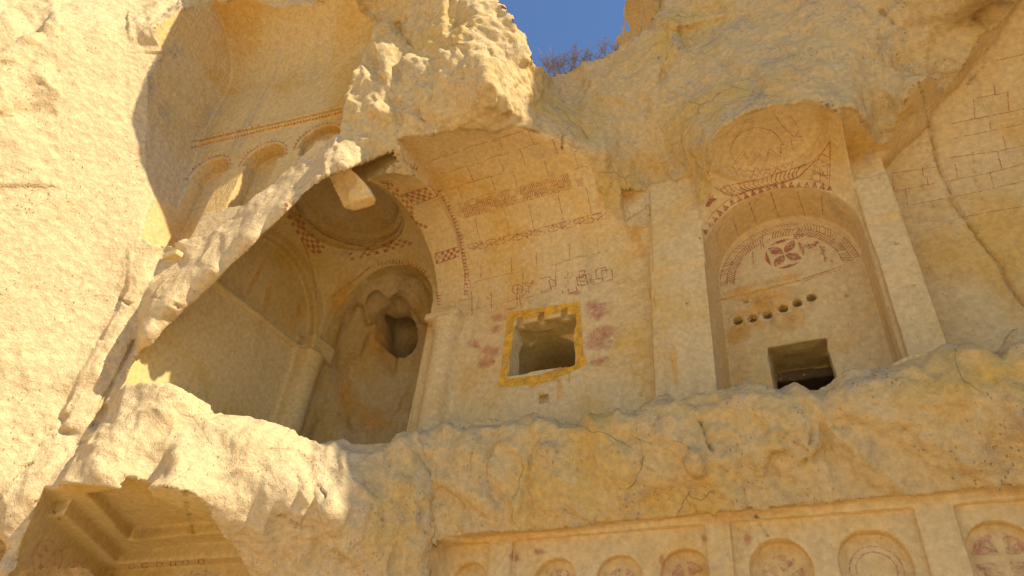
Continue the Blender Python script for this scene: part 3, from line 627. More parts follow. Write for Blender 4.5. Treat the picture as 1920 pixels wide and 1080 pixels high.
# ------------------------------------------------------------------ relief of the broken rock: crust and cracks
def vnormals(V, Q):
    n = np.cross(V[Q[:, 2]] - V[Q[:, 0]], V[Q[:, 3]] - V[Q[:, 1]]); out = np.zeros_like(V)
    for k in range(4):
        for a in range(3): out[:, a] += np.bincount(Q[:, k], n[:, a], len(V))
    return out / (np.linalg.norm(out, axis=1, keepdims=True) + 1e-9)
VN = vnormals(V, Q)
_g0 = sdf(V[:50, 0] + .02 * VN[:50, 0], V[:50, 1] + .02 * VN[:50, 1], V[:50, 2] + .02 * VN[:50, 2])
if np.median(_g0) < 0: Q = Q[:, ::-1].copy(); Q2 = Q2[:, ::-1].copy(); VN = -VN
UV, _dep = project(V)
fr = VID == FR
left = fr & ((UV[:, 0] < 250) | ((UV[:, 1] > 330) & (UV[:, 0] < 330)))
over = fr & (UV[:, 1] < 330) & (UV[:, 0] > 610) & (UV[:, 0] < 1015); slab = fr & (UV[:, 0] > 240) & (UV[:, 0] <= 610) & (UV[:, 1] < 640)
led = fr & (UV[:, 1] > 600) & ~left
amp = np.zeros(len(V)); amp[fr] = .042; amp[left] = .012; amp[slab] = .02; amp[slab & (UV[:, 1] < 100)] = .05; amp[fr & (UV[:, 0] < 600) & (UV[:, 1] > 640)] = .036; amp[fr & (UV[:, 0] < 110) & (UV[:, 1] < 350)] = .05; amp[over] = .055; amp[led & (UV[:, 0] > 560)] = .062
OVERW = over[fr].astype(float)
def crust(P):
    x, y, z = P[:, 0], P[:, 1], P[:, 2]
    w1 = fbm3(x, y, z, 2.2, 2, 7.7); w2 = fbm3(x, y, z, 2.2, 2, 3.9)
    x = x + .10 * w1 + .25 * z; z = z * .60 + .10 * w2; y = y + .08 * w1
    a = 1 - 2.4 * np.abs(lnoise(x * 2.7 + 4, y * 2.7, z * 2.7)); b = 1 - 2.4 * np.abs(lnoise(x * 6.6, y * 6.6 + 9, z * 6.6)); c = lnoise(x * 15, y * 15, z * 19 + 5)
    n_ = OVERW if len(P) == len(OVERW) else 0
    return (.8 - .1 * n_) * a + .5 * b * (.6 + .4 * a) + (.28 + .22 * n_) * c
k = np.where(fr)[0]; V[k] += VN[k] * (amp[k] * crust(V[k]))[:, None]
k = np.where(~fr)[0]; V[k] += VN[k] * (.004 * fbm3(V[k, 0], V[k, 1], V[k, 2], 6.0, 2, 1.4))[:, None]

_sm = lambda t: (lambda q: q * q * (3 - 2 * q))(np.clip(t, 0, 1))
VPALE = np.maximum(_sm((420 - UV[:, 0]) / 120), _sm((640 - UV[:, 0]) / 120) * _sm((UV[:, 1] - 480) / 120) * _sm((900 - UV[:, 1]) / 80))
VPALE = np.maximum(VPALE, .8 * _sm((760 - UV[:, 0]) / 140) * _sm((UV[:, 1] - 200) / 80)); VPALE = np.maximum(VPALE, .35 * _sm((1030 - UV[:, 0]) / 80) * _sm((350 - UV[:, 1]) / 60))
def hit(uv):
    uv = np.asarray(uv, float).reshape(-1, 2)
    d = np.stack([(uv[:, 0] - PP[0]) / FPX, -(uv[:, 1] - PP[1]) / FPX, -np.ones(len(uv))], 1) @ RC.T
    d /= np.linalg.norm(d, axis=1, keepdims=True)
    t = np.full(len(uv), 2.5); act = np.arange(len(uv))
    for it in range(140):
        P = CAM + d[act] * t[act][:, None]; e = sdf(P[:, 0], P[:, 1], P[:, 2])
        t[act] += np.clip(e * .7, -.05, .4); act = act[np.abs(e) > .001]
        if len(act) == 0: break
    P = CAM + d * t[:, None]; e = .012
    nr = np.stack([sdf(P[:, 0] + e * (a == 0), P[:, 1] + e * (a == 1), P[:, 2] + e * (a == 2)) - sdf(P[:, 0] - e * (a == 0), P[:, 1] - e * (a == 1), P[:, 2] - e * (a == 2)) for a in range(3)], 1)
    nr /= np.linalg.norm(nr, axis=1, keepdims=True) + 1e-9
    return P, nr, t
def cv(x0, y0, sc): return lambda pts: [(x0 + a * sc, y0 + b * sc) for a, b in pts]
def resample(pts, step):
    pts = np.asarray(pts, float); seg = np.linalg.norm(np.diff(pts, axis=0), axis=1); L = np.concatenate([[0], np.cumsum(seg)])
    n = max(2, int(L[-1] / step) + 1); t = np.linspace(0, L[-1], n)
    return np.stack([np.interp(t, L, pts[:, 0]), np.interp(t, L, pts[:, 1])], 1)
cR = cv(1560, 0, .592); cL8 = cv(1300, 620, .4258); c7 = cv(700, 740, .3229); c1_ = cv(0, 0, .5); c0 = cv(0, 500, .463); cW = cv(860, 460, .3148); c4 = cv(600, 0, .3704)
CRACKS = [(cR([(150, 30), (215, 100), (250, 150), (265, 230), (290, 310), (310, 390), (335, 500), (355, 560), (380, 640), (420, 690), (460, 745), (530, 830), (545, 870), (600, 960)]), .035, .07),
          (cR([(270, 560), (300, 620), (330, 680)]), .02, .04), (cR([(445, 500), (455, 570), (468, 630)]), .02, .04), (cR([(400, 50), (440, 130), (495, 150), (480, 220), (430, 270)]), .02, .04),
          (cL8([(0, 380), (30, 400), (60, 480), (110, 600), (200, 710), (270, 810), (325, 900)]), .028, .06), (cL8([(545, 330), (530, 400), (510, 480), (470, 600)]), .022, .05), (cL8([(890, 430), (1000, 435), (1035, 410), (1000, 360)]), .02, .035),
          (c7([(370, 210), (390, 330), (440, 420)]), .02, .03), (c7([(1250, 450), (1400, 470), (1350, 530)]), .02, .03), (c7([(1660, 100), (1600, 380), (1640, 430)]), .02, .04),
          (c1_([(60, 110), (130, 230), (150, 280), (170, 330), (210, 390)]), .022, .05),
          (c0([(0, 840), (100, 810), (200, 770), (330, 715), (390, 700), (400, 640)]), .028, .06), (c0([(520, 150), (600, 120), (660, 130), (720, 160)]), .03, .06), (c0([(490, 130), (520, 155)]), .03, .05),
          (c0([(540, 800), (580, 830), (690, 890)]), .02, .04),
          (cW([(1015, 670), (1050, 800), (1105, 945)]), .016, .03), (c4([(1575, 500), (1560, 640), (1550, 760), (1555, 950)]), .022, .045), (c4([(1180, 420), (1230, 520), (1240, 620), (1230, 760)]), .03, .06),
          (c4([(1700, 200), (1730, 350), (1800, 440)]), .02, .04), ([(585, 880), (610, 940), (640, 990), (560, 985), (520, 965)], .03, .05), ([(350, 890), (352, 950), (362, 1000)], .04, .06), ([(440, 870), (470, 900), (540, 880)], .025, .04)]
for pts, w, dp in CRACKS:
    uv = resample(pts, 3.0); uv = uv + np.cumsum(rng.normal(0, .5, uv.shape), 0) * .6 + rng.normal(0, .6, uv.shape)
    lo, hi = uv.min(0) - 25, uv.max(0) + 25
    k = np.where((UV[:, 0] > lo[0]) & (UV[:, 0] < hi[0]) & (UV[:, 1] > lo[1]) & (UV[:, 1] < hi[1]))[0]
    if len(k) == 0: continue
    C_, _, _ = hit(uv); dm = np.full(len(k), 9.0)
    for c in C_: dm = np.minimum(dm, ((V[k] - c) ** 2).sum(1))
    dm = np.sqrt(dm); w_ = w * .45 * (1 + .9 * fbm3(V[k, 0], V[k, 1], V[k, 2], 4.0, 2, 3.3)); V[k] -= VN[k] * (dp * 1.2 * np.clip(1.3 - dm / np.maximum(w_, .006), 0, 1))[:, None]
tick("crust and cracks")

# ------------------------------------------------------------------ paint layers that follow the carved surface
class Paint:
    def __init__(s): s.it = []
    def stroke(s, pts, w=.010, step=3.0, jit=.35):
        uv = resample(pts, step); uv = uv + rng.normal(0, jit, uv.shape); s.it.append(('s', uv, w)); return s
    def strokes(s, lst, w=.010, **k):
        for p in lst: s.stroke(p, w, **k)
        return s
    def quad(s, a, b, c, d, st=5.0):
        a, b, c, d = [np.asarray(p, float) for p in (a, b, c, d)]
        nu = max(1, int(max(np.linalg.norm(b - a), np.linalg.norm(c - d)) / st)); nv = max(1, int(max(np.linalg.norm(d - a), np.linalg.norm(c - b)) / st))
        u, v = np.meshgrid(np.linspace(0, 1, nu + 1), np.linspace(0, 1, nv + 1), indexing='ij'); u = u[..., None]; v = v[..., None]
        uv = (a * (1 - u) + b * u) * (1 - v) + (d * (1 - u) + c * u) * v
        s.it.append(('g', uv, (nu, nv), None)); return s
    def poly(s, pts):                       # convex or star-shaped outline, filled as a fan of quads
        pts = np.asarray(pts, float); c = pts.mean(0)
        n = len(pts); uv = np.stack([np.stack([c + (p - c) * r for r in (.02, .5, 1)]) for p in np.vstack([pts, pts[:1]])]); s.it.append(('g', uv, (n, 2), None)); return s
    def blob(s, c, rx, ry, ang=0.0, n=18):
        t = np.linspace(0, 2 * math.pi, n + 1); rr = np.linspace(.02, 1, 7); wob = 1 + .22 * np.interp(t, np.linspace(0, 2 * math.pi, 8), np.append(rng.normal(0, 1, 7), 0))
        wob[-1] = wob[0]
        x = rx * np.cos(t)[:, None] * rr * wob[:, None]; y = ry * np.sin(t)[:, None] * rr * wob[:, None]; ca, sa = math.cos(ang), math.sin(ang)
        uv = np.stack([c[0] + x * ca - y * sa, c[1] + x * sa + y * ca], -1)
        s.it.append(('g', uv, (n, 6), np.broadcast_to(1 - rr ** 2, uv.shape[:2]))); return s
    def checker(s, line, width, cell, rows, phase=0, drop=.08, jit=.6):
        ln_ = resample(line, cell); d = np.gradient(ln_, axis=0); d /= np.linalg.norm(d, axis=1, keepdims=True) + 1e-9; nn = np.stack([-d[:, 1], d[:, 0]], 1)
        G = ln_[:, None] + nn[:, None] * (np.linspace(-.5, .5, rows + 1) * width)[None, :, None]; G = G + rng.normal(0, jit, G.shape)
        for i in range(len(ln_) - 1):
            for j in range(rows):
                if (i + j + phase) % 2 == 0 and rng.random() > drop: s.quad(G[i, j], G[i + 1, j], G[i + 1, j + 1], G[i, j + 1], 6)
        return s
    def teeth(s, line, base, h, side=1, solid=True):
        ln_ = resample(line, base); 
        for i in range(len(ln_) - 1):
            a, b = ln_[i], ln_[i + 1]; d = (b - a); n_ = np.array([d[1], -d[0]]) / (np.linalg.norm(d) + 1e-9) * side
            m = (a + b) / 2 + n_ * h * rng.uniform(.85, 1.2); a2 = a + d * .08; b2 = b - d * .08
            s.quad(a2, b2, m + d * .03, m - d * .03, 5)
        return s
    def build(s, name, mat, parent, off=.006, keep=None, label=None, stuff=True):
        if not s.it: return None
        al = np.concatenate([i[1].reshape(-1, 2) for i in s.it]); P, nr, t = hit(al); k0 = 0; VV = []; FF = []; AA = []
        base = 0
        for it in s.it:
            n = it[1].reshape(-1, 2).shape[0]; p = P[k0:k0 + n]; q = nr[k0:k0 + n]; tt = t[k0:k0 + n]; k0 += n
            if it[0] == 's':
                tg = np.gradient(p, axis=0); tg /= np.linalg.norm(tg, axis=1, keepdims=True) + 1e-9; sd_ = np.cross(tg, q); sd_ /= np.linalg.norm(sd_, axis=1, keepdims=True) + 1e-9
                w = it[2] * .5 * np.clip(rng.normal(1, .22, (n, 1)), .5, 1.6)
                L_ = p + q * off - sd_ * w; R_ = p + q * off + sd_ * w
                VV.append(np.stack([L_, R_], 1).reshape(-1, 3)); AA.append(np.ones(2 * n))
                i = np.arange(n - 1); ok = np.abs(np.diff(tt)) < .10
                if keep is not None: ok &= keep(p)[:-1] & keep(p)[1:]
                i = i[ok]; FF.append(base + np.stack([2 * i, 2 * i + 1, 2 * i + 3, 2 * i + 2], 1)); base += 2 * n
            else:
                nu, nv = it[2]; VV.append(p + q * off); AA.append(np.ones(n) if it[3] is None else it[3].reshape(-1))
                i, j = np.meshgrid(np.arange(nu), np.arange(nv), indexing='ij'); f = np.stack([i * (nv + 1) + j, (i + 1) * (nv + 1) + j, (i + 1) * (nv + 1) + j + 1, i * (nv + 1) + j + 1], -1).reshape(-1, 4)
                ok = (tt[f].max(1) - tt[f].min(1)) < .12
                if keep is not None: ok &= keep(p)[f].all(1)
                FF.append(base + f[ok]); base += n
        VV = np.concatenate(VV); FF = np.concatenate(FF); AA = np.concatenate(AA)
        nn = np.cross(VV[FF[:, 2]] - VV[FF[:, 0]], VV[FF[:, 3]] - VV[FF[:, 1]]); c = VV[FF].mean(1); fl = ((CAM - c) * nn).sum(1) < 0; FF[fl] = FF[fl][:, ::-1]
        u, inv = np.unique(FF, return_inverse=True); VV = VV[u]; AA = AA[u]; FF = inv.reshape(FF.shape)
        if len(FF) == 0: return None
        o = mesh_obj(name, VV, FF, mat, parent); at = o.data.attributes.new('pa', 'FLOAT', 'POINT')
        if len(at.data) == len(AA): at.data.foreach_set('value', AA.astype(np.float32))
        if label: o['label'] = label
        if stuff: o['kind'] = 'stuff'
        return o
    def build_each(s, name, mat, parent, **k):
        for it in s.it:
            q = Paint(); q.it = [it]; q.build(name, mat, parent, stuff=False, **k)

# ------------------------------------------------------------------ objects from the carved surface
FC = V[Q].mean(1); FUV, _ = project(FC)
_, FID = sdf(FC[:, 0], FC[:, 1], FC[:, 2], True)
FID[VID[Q[:, 0]] == FR] = FR
def tidy():
    cnt = np.bincount(FID, minlength=len(ID)); moved = 0
    for n, k in list(ID.items()):
        if k == FR or cnt[k] == 0 or cnt[k] > 60000: continue
        fi = np.where(FID == k)[0]; par = {}
        def find(a):
            while par[a] != a: par[a] = par[par[a]]; a = par[a]
            return a
        for row in Q[fi].tolist():
            for v in row: par.setdefault(v, v)
            r0 = find(row[0])
            for v in row[1:]:
                r = find(v)
                if r != r0: par[r] = r0
        root = np.array([find(v) for v in Q[fi][:, 0].tolist()]); u, inv, c = np.unique(root, return_inverse=True, return_counts=True)
        if len(u) < 2: continue
        small = c < max(12, .12 * c.max())
        for j in np.where(small)[0]:
            f2 = fi[inv == j]; vs_ = np.unique(Q[f2]); nb = np.isin(Q[near_[0]:near_[1]], vs_) if False else None
            todo.append((f2, vs_, k)); moved += 1
    return moved
todo = []; tidy()
if todo:
    owner = {}
    for t_, (f2, vs_, k) in enumerate(todo):
        for v in vs_.tolist(): owner.setdefault(v, []).append(t_)
    touch = np.where(np.isin(Q, np.array(list(owner))).any(1))[0]; votes = [dict() for _ in todo]
    for f in touch.tolist():
        idf = int(FID[f])
        for v in Q[f].tolist():
            for t_ in owner.get(v, ()):
                if idf != todo[t_][2]: votes[t_][idf] = votes[t_].get(idf, 0) + 1
    for t_, (f2, vs_, k) in enumerate(todo):
        if votes[t_]: FID[f2] = max(votes[t_], key=votes[t_].get)
def put(mask, name, mat, parent, label=None):
    if not mask.any(): return None
    f = Q[mask]; u, inv = np.unique(f, return_inverse=True)
    o = mesh_obj(name, V[u], inv.reshape(f.shape), mat, parent)
    if label: o['label'] = label
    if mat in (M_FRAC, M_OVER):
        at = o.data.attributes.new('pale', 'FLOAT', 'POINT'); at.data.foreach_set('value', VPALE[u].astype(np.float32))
    return o
def isid(*n): return np.isin(FID, [ID[k] for k in n if k in ID])
X_, Y_, Z_ = FC[:, 0], FC[:, 1], FC[:, 2]; PX_, PY_ = FUV[:, 0], FUV[:, 1]
# cliff
cliff = mesh_obj('cliff', V2, Q2, M_FRAC); tag(cliff, kind='structure')
frm = isid('fracture')
r_over = frm & (PY_ < 330) & (PX_ > 255) & (PX_ < 1030)
r_led = frm & (PY_ > 600) & ~((PX_ < 330))
r_left = frm & ~r_over & ~r_led & (PX_ < 700)
r_right = frm & ~r_over & ~r_led & ~r_left
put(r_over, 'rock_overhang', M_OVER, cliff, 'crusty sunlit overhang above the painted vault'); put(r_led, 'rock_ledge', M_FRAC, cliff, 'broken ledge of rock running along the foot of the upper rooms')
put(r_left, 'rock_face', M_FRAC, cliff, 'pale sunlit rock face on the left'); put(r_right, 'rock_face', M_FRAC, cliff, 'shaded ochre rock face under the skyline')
# domed bay
bay = empty('domed_bay', (-6.04, -1.13, FLOOR), 'shaded rock-cut chamber with a round dome and chequered red bands, behind the sunlit broken edge', 'chapel')
put(isid('bay') & (Z_ < 7.0) & (X_ < -6.8), 'end_wall', M_BAY, bay); put(isid('bay') & (Z_ < 7.0) & (X_ >= -6.8), 'wall', M_BAY, bay); put(isid('bay') & (Z_ >= 7.0), 'pendentive', M_BAY, bay)
put(isid('dome'), 'dome', M_APSE, bay); put(isid('lunette'), 'lunette', M_BAY, bay); put(isid('apse'), 'apse', M_APSE, bay)
put(isid('apse_hollow') & (Z_ > 6.6), 'hollow', M_APSE, bay); put(isid('apse_hollow') & (Z_ <= 6.6), 'hollow', M_APSE, bay)
put(isid('cornice'), 'cornice', M_BAY, bay); cc_ = put(isid('corner_column'), 'column', M_BAY, bay)
put(isid('corner_impost'), 'impost', M_BAY, cc_)
put(isid('tooth'), 'arch_stub', M_WALL, bay, 'broken stub of an arch hanging in front of the dome')
# transverse arch
rib = empty('transverse_arch', (-4.74, 0, FLOOR), 'plain arch with two red chequered bands, on a half column beside the dome', 'arch')
put(isid('rib'), 'arch_band', M_WALL, rib); hc = put(isid('half_column'), 'half_column', M_WALL, rib); put(isid('capital'), 'capital', M_WALL, hc)
# vaulted bay
nave = empty('vaulted_bay', (-3.1, 0, FLOOR), 'barrel-vaulted wall painted with red block lines and a twisted band, right of the chequered arch', 'vault')
put(isid('nave') & (Z_ < 7.05), 'wall', M_WALL, nave); put(isid('nave') & (Z_ >= 7.05), 'vault', M_WALL, nave)
# square niche
wni = empty('wall_niche', (-3.24, .03, 5.85), 'square wall niche with a yellow painted frame and three notches in its top edge', 'niche')
put(isid('wall_niche'), 'recess', M_BAY, wni)
# right-hand bay
arc = empty('arched_niche', (-.25, .0, FLOOR), 'tall arched niche with painted cross medallion, six beam holes and a dark doorway', 'niche')
put(isid('recess') & (Y_ > .44), 'back_wall', M_WALL, arc); put(isid('recess') & (Y_ <= .44), 'soffit', M_WALL, arc)
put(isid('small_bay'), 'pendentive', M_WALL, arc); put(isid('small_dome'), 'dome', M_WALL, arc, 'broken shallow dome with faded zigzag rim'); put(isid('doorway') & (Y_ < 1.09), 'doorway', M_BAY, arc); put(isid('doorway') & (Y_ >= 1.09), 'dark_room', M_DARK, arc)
for k in range(len(HOLES)): put(isid('beam_hole%d' % k), 'beam_hole', M_APSE, arc)
pw = empty('pilaster', (-1.42, -.1, FLOOR), 'broad plain pilaster on the left side of the arched niche', 'pilaster', 'pilasters beside the arched niche'); put(isid('pier_west') & (Z_ <= 6.88), 'shaft', M_WALL, pw); put(isid('pier_west') & (Z_ > 6.88), 'impost', M_WALL, pw)
pe = empty('pilaster', (.79, -.1, FLOOR), 'narrow pilaster on the right side of the arched niche', 'pilaster', 'pilasters beside the arched niche'); put(isid('pier_east') & (Z_ <= 6.95), 'shaft', M_WALL, pe); put(isid('pier_east') & (Z_ > 6.95), 'impost', M_WALL, pe)
for k in range(12):
    n = 'pit%d' % k
    if n in ID and isid(n).any(): put(isid(n), 'small_hole', M_APSE, {0: arc, 1: arc, 2: pw, 3: pe, 4: pe}.get(k, nave))
# east wall
ea = empty('side_wall', (2, .3, FLOOR), 'cracked wall with faint red block lines at the right edge', 'wall')
put(isid('east_wall') & (Z_ < 7.3), 'wall', M_WALL, ea); put(isid('east_wall') & (Z_ >= 7.3), 'vault', M_WALL, ea)
# upper chamber
up = empty('upper_chamber', tuple(_a0 - np.array([0, 0, 1.5])), 'orange-stained open chamber at the upper left with blind arches and a red zigzag moulding', 'chamber')
_ua, _va = toA(X_, Y_); _sw = (_ua < .30 - .06 * _va + .34 * np.clip((9.4 - Z_) / 2.0, 0, 1.3)) | (Z_ < 7.6) | ((_ua < .95) & (Z_ < 8.2)) | ((PX_ < 345) & (PY_ > 370))
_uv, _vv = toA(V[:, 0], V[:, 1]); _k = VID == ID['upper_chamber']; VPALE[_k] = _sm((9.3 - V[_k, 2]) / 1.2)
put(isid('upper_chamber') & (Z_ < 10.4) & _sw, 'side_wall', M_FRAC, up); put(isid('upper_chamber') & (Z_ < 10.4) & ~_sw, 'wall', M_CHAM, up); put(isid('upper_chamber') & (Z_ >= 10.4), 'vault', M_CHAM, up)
for k in range(3): put(isid('blind_arch%d' % k), 'blind_arch', M_CHAM if k else M_WALL, up)
put(isid('upper_moulding') & (Z_ < 9.24), 'moulding', M_CHAM, up); put(isid('upper_moulding') & (Z_ >= 9.24), 'moulding', M_CHAM, up)
# lower storey
lw_ = empty('lower_wall', (-1, -.45, 0), 'panelled lower wall carrying the row of round-headed niches under the ledge', 'wall')
put(isid('lower_wall') & (Y_ > -.5), 'wall', M_WALL, lw_); put(isid('lower_wall') & (Y_ <= -.5), 'soffit', M_FRAC, lw_)
for (a, b) in [(-9, -3.3), (-3.3, -1.2), (-1.2, .45), (.45, 9)]: put(isid('lower_panel') & (X_ > a) & (X_ <= b), 'panel', M_WALL, lw_)
NLAB = ['leftmost round-headed niche, almost plain, left of the narrow pilaster', 'first round niche of the three-niche panel, with a red cross motif', 'middle round niche of the three-niche panel, smeared with red', 'third round niche of the three-niche panel, next to the pilaster', 'round niche with a large pink cross in the two-niche panel', 'wide round niche with only a faint pink ring, in the two-niche panel', 'rightmost round niche with a clear pink four-petalled cross']
niches = []
for k, (nx, nz, nr_) in enumerate(NICHES):
    t = empty('blind_niche', (nx, -.385, nz - .3), NLAB[k], 'niche', 'round-headed niches under the ledge'); niches.append(t)
    put(isid('niche%d' % k) & (Y_ > -.285), 'back', M_WALL, t); put(isid('niche%d' % k) & (Y_ <= -.285), 'reveal', M_WALL, t)
lc = empty('lower_chamber', (-6, -1.6, 2.0), 'shaded lower chamber at the bottom left with a cornice of red squares', 'chamber')
put(isid('lower_chamber') & (Z_ > 3.55), 'ceiling', M_BAY, lc); put(isid('lower_chamber') & (Z_ <= 3.55), 'wall', M_BAY, lc)
put(isid('lower_cornice') & (Y_ < -.96), 'cornice', M_BAY, lc); put(isid('lower_cornice') & (Y_ >= -.96), 'cornice', M_BAY, lc)
gr = mesh_obj('ground', [(-400, -400, 0), (400, -400, 0), (400, 400, 0), (-400, 400, 0)], [(0, 1, 2, 3)], M_SAND); tag(gr, kind='structure')
tick("surface objects")

# ------------------------------------------------------------------ paintings
cB = cv(500, 200, .3704); cD = cv(540, 300, .2408); cT = cv(1320, 420, .315); cU = cv(1320, 200, .2593); cN = cv(1220, 180, .5369)
def wpx(P): return project(np.asarray(P, float))[0]
# transverse arch
for a, b, c, d, rows, cols, lab in [((758, 364), (806, 349), (821, 367), (777, 384), 4, 8, 'upper red chequered band'), ((816, 475), (859, 463), (861.5, 480), (818, 495), 3, 8, 'lower red chequered band')]:
    p = Paint(); a, b, c, d = map(np.array, (a, b, c, d))
    for i in range(cols):
        for j in range(rows):
            if (i + j) % 2 == 0:
                f = lambda u, v: (a * (1 - u) + b * u) * (1 - v) + (d * (1 - u) + c * u) * v
                p.quad(f(i / cols, j / rows), f((i + 1) / cols, j / rows), f((i + 1) / cols, (j + 1) / rows), f(i / cols, (j + 1) / rows), 6)
    p.strokes([[a, b], [d, c], [a, d], [b, c]], .012); p.build('chequer_band', P_DEEP, rib, label=lab)
Paint().teeth(cB([(600, 330), (640, 305), (700, 298), (760, 325), (810, 368), (850, 410), (900, 490), (940, 575), (970, 665), (985, 735), (1000, 850), (1000, 960)]), 6.5, 9, 1).build('painted_teeth', P_RED, rib)
Paint().strokes([cB([(1000, 740), (1020, 850), (1040, 960), (1040, 1060)]), cB([(985, 980), (1040, 975)]), cB([(990, 860), (1030, 840)])], .012).build('painted_line', P_RED, rib)
# domed bay
Paint().checker(cD([(745, 150), (830, 240), (900, 320), (950, 390), (1010, 460), (1060, 540)]), 14, 7, 3, 0, .12).checker(cD([(1050, 575), (940, 632), (850, 655), (740, 690), (620, 715), (480, 755)]), 16, 8, 3, 1, .3, .9).build('chequer_band', P_ORNG, bay)
Paint().checker(cD([(-10, 330), (40, 420), (100, 530), (170, 630), (260, 715)]), 24, 7.5, 4, 0, .1, .9).build('chequer_band', P_ORNG, bay)
Paint().teeth(cB([(560, 805), (640, 792), (720, 802), (780, 832), (830, 882), (860, 945), (866, 1010)]), 5.5, 8, 1).build('painted_teeth', P_RED, bay)
Paint().stroke(cD([(150, 470), (250, 560), (360, 620), (500, 660), (620, 675), (760, 650), (850, 590)]), .025).build('painted_line', P_RED, bay)
Paint().strokes([cD([(100, 600), (150, 720), (190, 860), (215, 1000), (220, 1080)]), cD([(640, 830), (560, 900), (440, 990), (340, 1070)])], .02).build('painted_line', P_FADE, bay)
pb = Paint()
for c, rx, ry, an in [((500, 560), 10, 60, .2), ((480, 520), 8, 80, .5), ((560, 590), 12, 40, 0), ((640, 560), 25, 60, .3), ((720, 640), 40, 60, .1), ((650, 740), 30, 60, 0), ((700, 790), 40, 30, 0), ((540, 600), 25, 14, .8)]: pb.blob(c, rx, ry, an)
pb.build('stain', P_YSTAIN, bay)
# vault: block lines
PH = []
pm_ = Paint()
def vpt(x, phi): return (x, -1.44 + 1.475 * math.cos(phi), 7.05 + 1.475 * math.sin(phi))
rowsv = [-.30, .00, .30, .46, .66, .93, 1.10, 1.27, 1.44, 1.62]
skip = {(3, 4), (5, 6)}
for i, ph in enumerate(rowsv):
    if i in (3, 5): continue
    x0 = -4.38
    while x0 < -2.5:
        x1 = min(x0 + rng.uniform(.35, .9), -2.35)
        if rng.random() < .8 and ph >= 0: pm_.stroke(wpx([vpt(x, ph + rng.normal(0, .006)) for x in np.linspace(x0, x1, 6)]), .009)
        x0 = x1 + rng.uniform(0, .12)
for i in range(1, len(rowsv) - 1):
    if (i, i + 1) in skip: continue
    for x in np.arange(-4.2 + .22 * (i % 2), -2.4, .43):
        if rng.random() < .85: xx = x + rng.normal(0, .04); pm_.stroke(wpx([vpt(xx + .02 * t, rowsv[i] + (rowsv[i + 1] - rowsv[i]) * t) for t in np.linspace(.05, .95, 5)]), .010)
pm_.build('painted_block_lines', P_FADE, nave)
pw_ = Paint()   # basket-weave band
for i in range(22):
    for j in range(4):
        xa = -4.34 + i * .088; pa_ = .945 + j * .037
        if xa > -2.5 or rng.random() < .08 + .4 * (i > 18) + .25 * (8 < i < 11): continue
        if (i + j) % 2 == 0:
            for t in (0, .5, 1): pw_.stroke(wpx([vpt(xa + .085 * u, pa_ + .030 * t) for u in (0, .5, 1)]), .009, jit=.2)
        else:
            for t in (0, .33, .66, 1): pw_.stroke(wpx([vpt(xa + .085 * t, pa_ + .034 * u) for u in (0, 1)]), .009, jit=.2)
pw_.build('weave_band', P_RED, nave)
pg = Paint()    # twisted band
A_ = np.array([880, 465.]); B_ = np.array([1136, 404.]); D_ = (B_ - A_) / np.linalg.norm(B_ - A_); E_ = np.array([-D_[1], D_[0]]); L_ = np.linalg.norm(B_ - A_)
for ph in (0, math.pi):
    t = np.linspace(0, L_, 170); pg.stroke(A_ + D_ * (t + 5 * np.sin(4 * math.pi * t / 34 + ph))[:, None] + E_ * (6.5 * np.sin(2 * math.pi * t / 34 + ph))[:, None], .010, step=2.0, jit=.2)
for k in range(15):
    c = A_ + D_ * (8.5 + 17 * k); t = np.linspace(0, 2 * math.pi, 9); pg.stroke(np.stack([c[0] + 2.6 * np.cos(t), c[1] + 2.6 * np.sin(t)], 1), .008, step=2, jit=.1)
pg.build('twisted_band', P_RED, nave)
ps = Paint()    # signs above the square niche
for pl in [[(190, 265), (198, 320), (195, 378)], [(168, 312), (190, 325)], [(345, 295), (350, 335), (345, 372)], [(365, 292), (366, 330), (377, 375)], [(318, 270), (325, 245), (352, 232), (378, 245), (384, 268), (365, 290), (335, 292), (318, 270)], [(325, 262), (380, 262)], [(352, 235), (352, 290)], [(372, 318), (395, 290), (412, 268)], [(390, 238), (405, 222), (425, 225), (440, 240), (425, 248), (400, 240)], [(420, 245), (416, 285)], [(430, 228), (450, 205)], [(440, 232), (442, 208)],
           [(488, 200), (545, 188), (550, 205), (575, 210), (582, 238), (550, 250), (556, 272), (495, 281)], [(536, 208), (548, 235), (545, 262), (520, 268)], [(492, 280), (500, 268)], [(650, 165), (652, 225)], [(633, 196), (667, 190)], [(662, 237), (638, 246), (640, 255)], [(618, 270), (622, 292)], [(652, 262), (656, 286), (708, 275), (700, 250)],
           [(703, 192), (760, 178), (770, 235), (712, 240), (703, 192)], [(718, 155), (752, 150), (758, 210), (722, 218), (718, 155)], [(735, 175), (778, 170), (785, 228)], [(818, 148), (876, 130), (886, 190), (822, 202), (818, 148)], [(850, 152), (912, 143), (918, 203), (862, 218), (850, 152)], [(806, 236), (800, 206), (850, 200), (856, 222), (806, 236)], [(790, 180), (792, 225)], [(780, 205), (800, 203)], [(730, 195), (745, 190)]]:
    ps.stroke(cW(pl), .013, step=2.0, jit=.25)
ps.build('painted_signs', P_DEEP, nave)
pf = Paint()
for a, b, c, d in [((295, 400), (723, 335), (668, 392), (330, 450)), ((295, 400), (330, 450), (292, 800), (238, 840)), ((723, 335), (742, 640), (703, 680), (668, 392)), ((742, 640), (768, 700), (720, 735), (690, 680)), ((238, 840), (292, 795), (500, 770), (480, 830)), ((480, 830), (500, 765), (705, 690), (720, 735))]: pf.quad(*cW([a, b, c, d]), 4)
pf.build('painted_frame', P_YEL, wni, off=.005, keep=lambda p: np.abs(p[:, 1] - .035) < .035, label='yellow ochre border worn away along its lower edge', stuff=False)
pd = Paint()
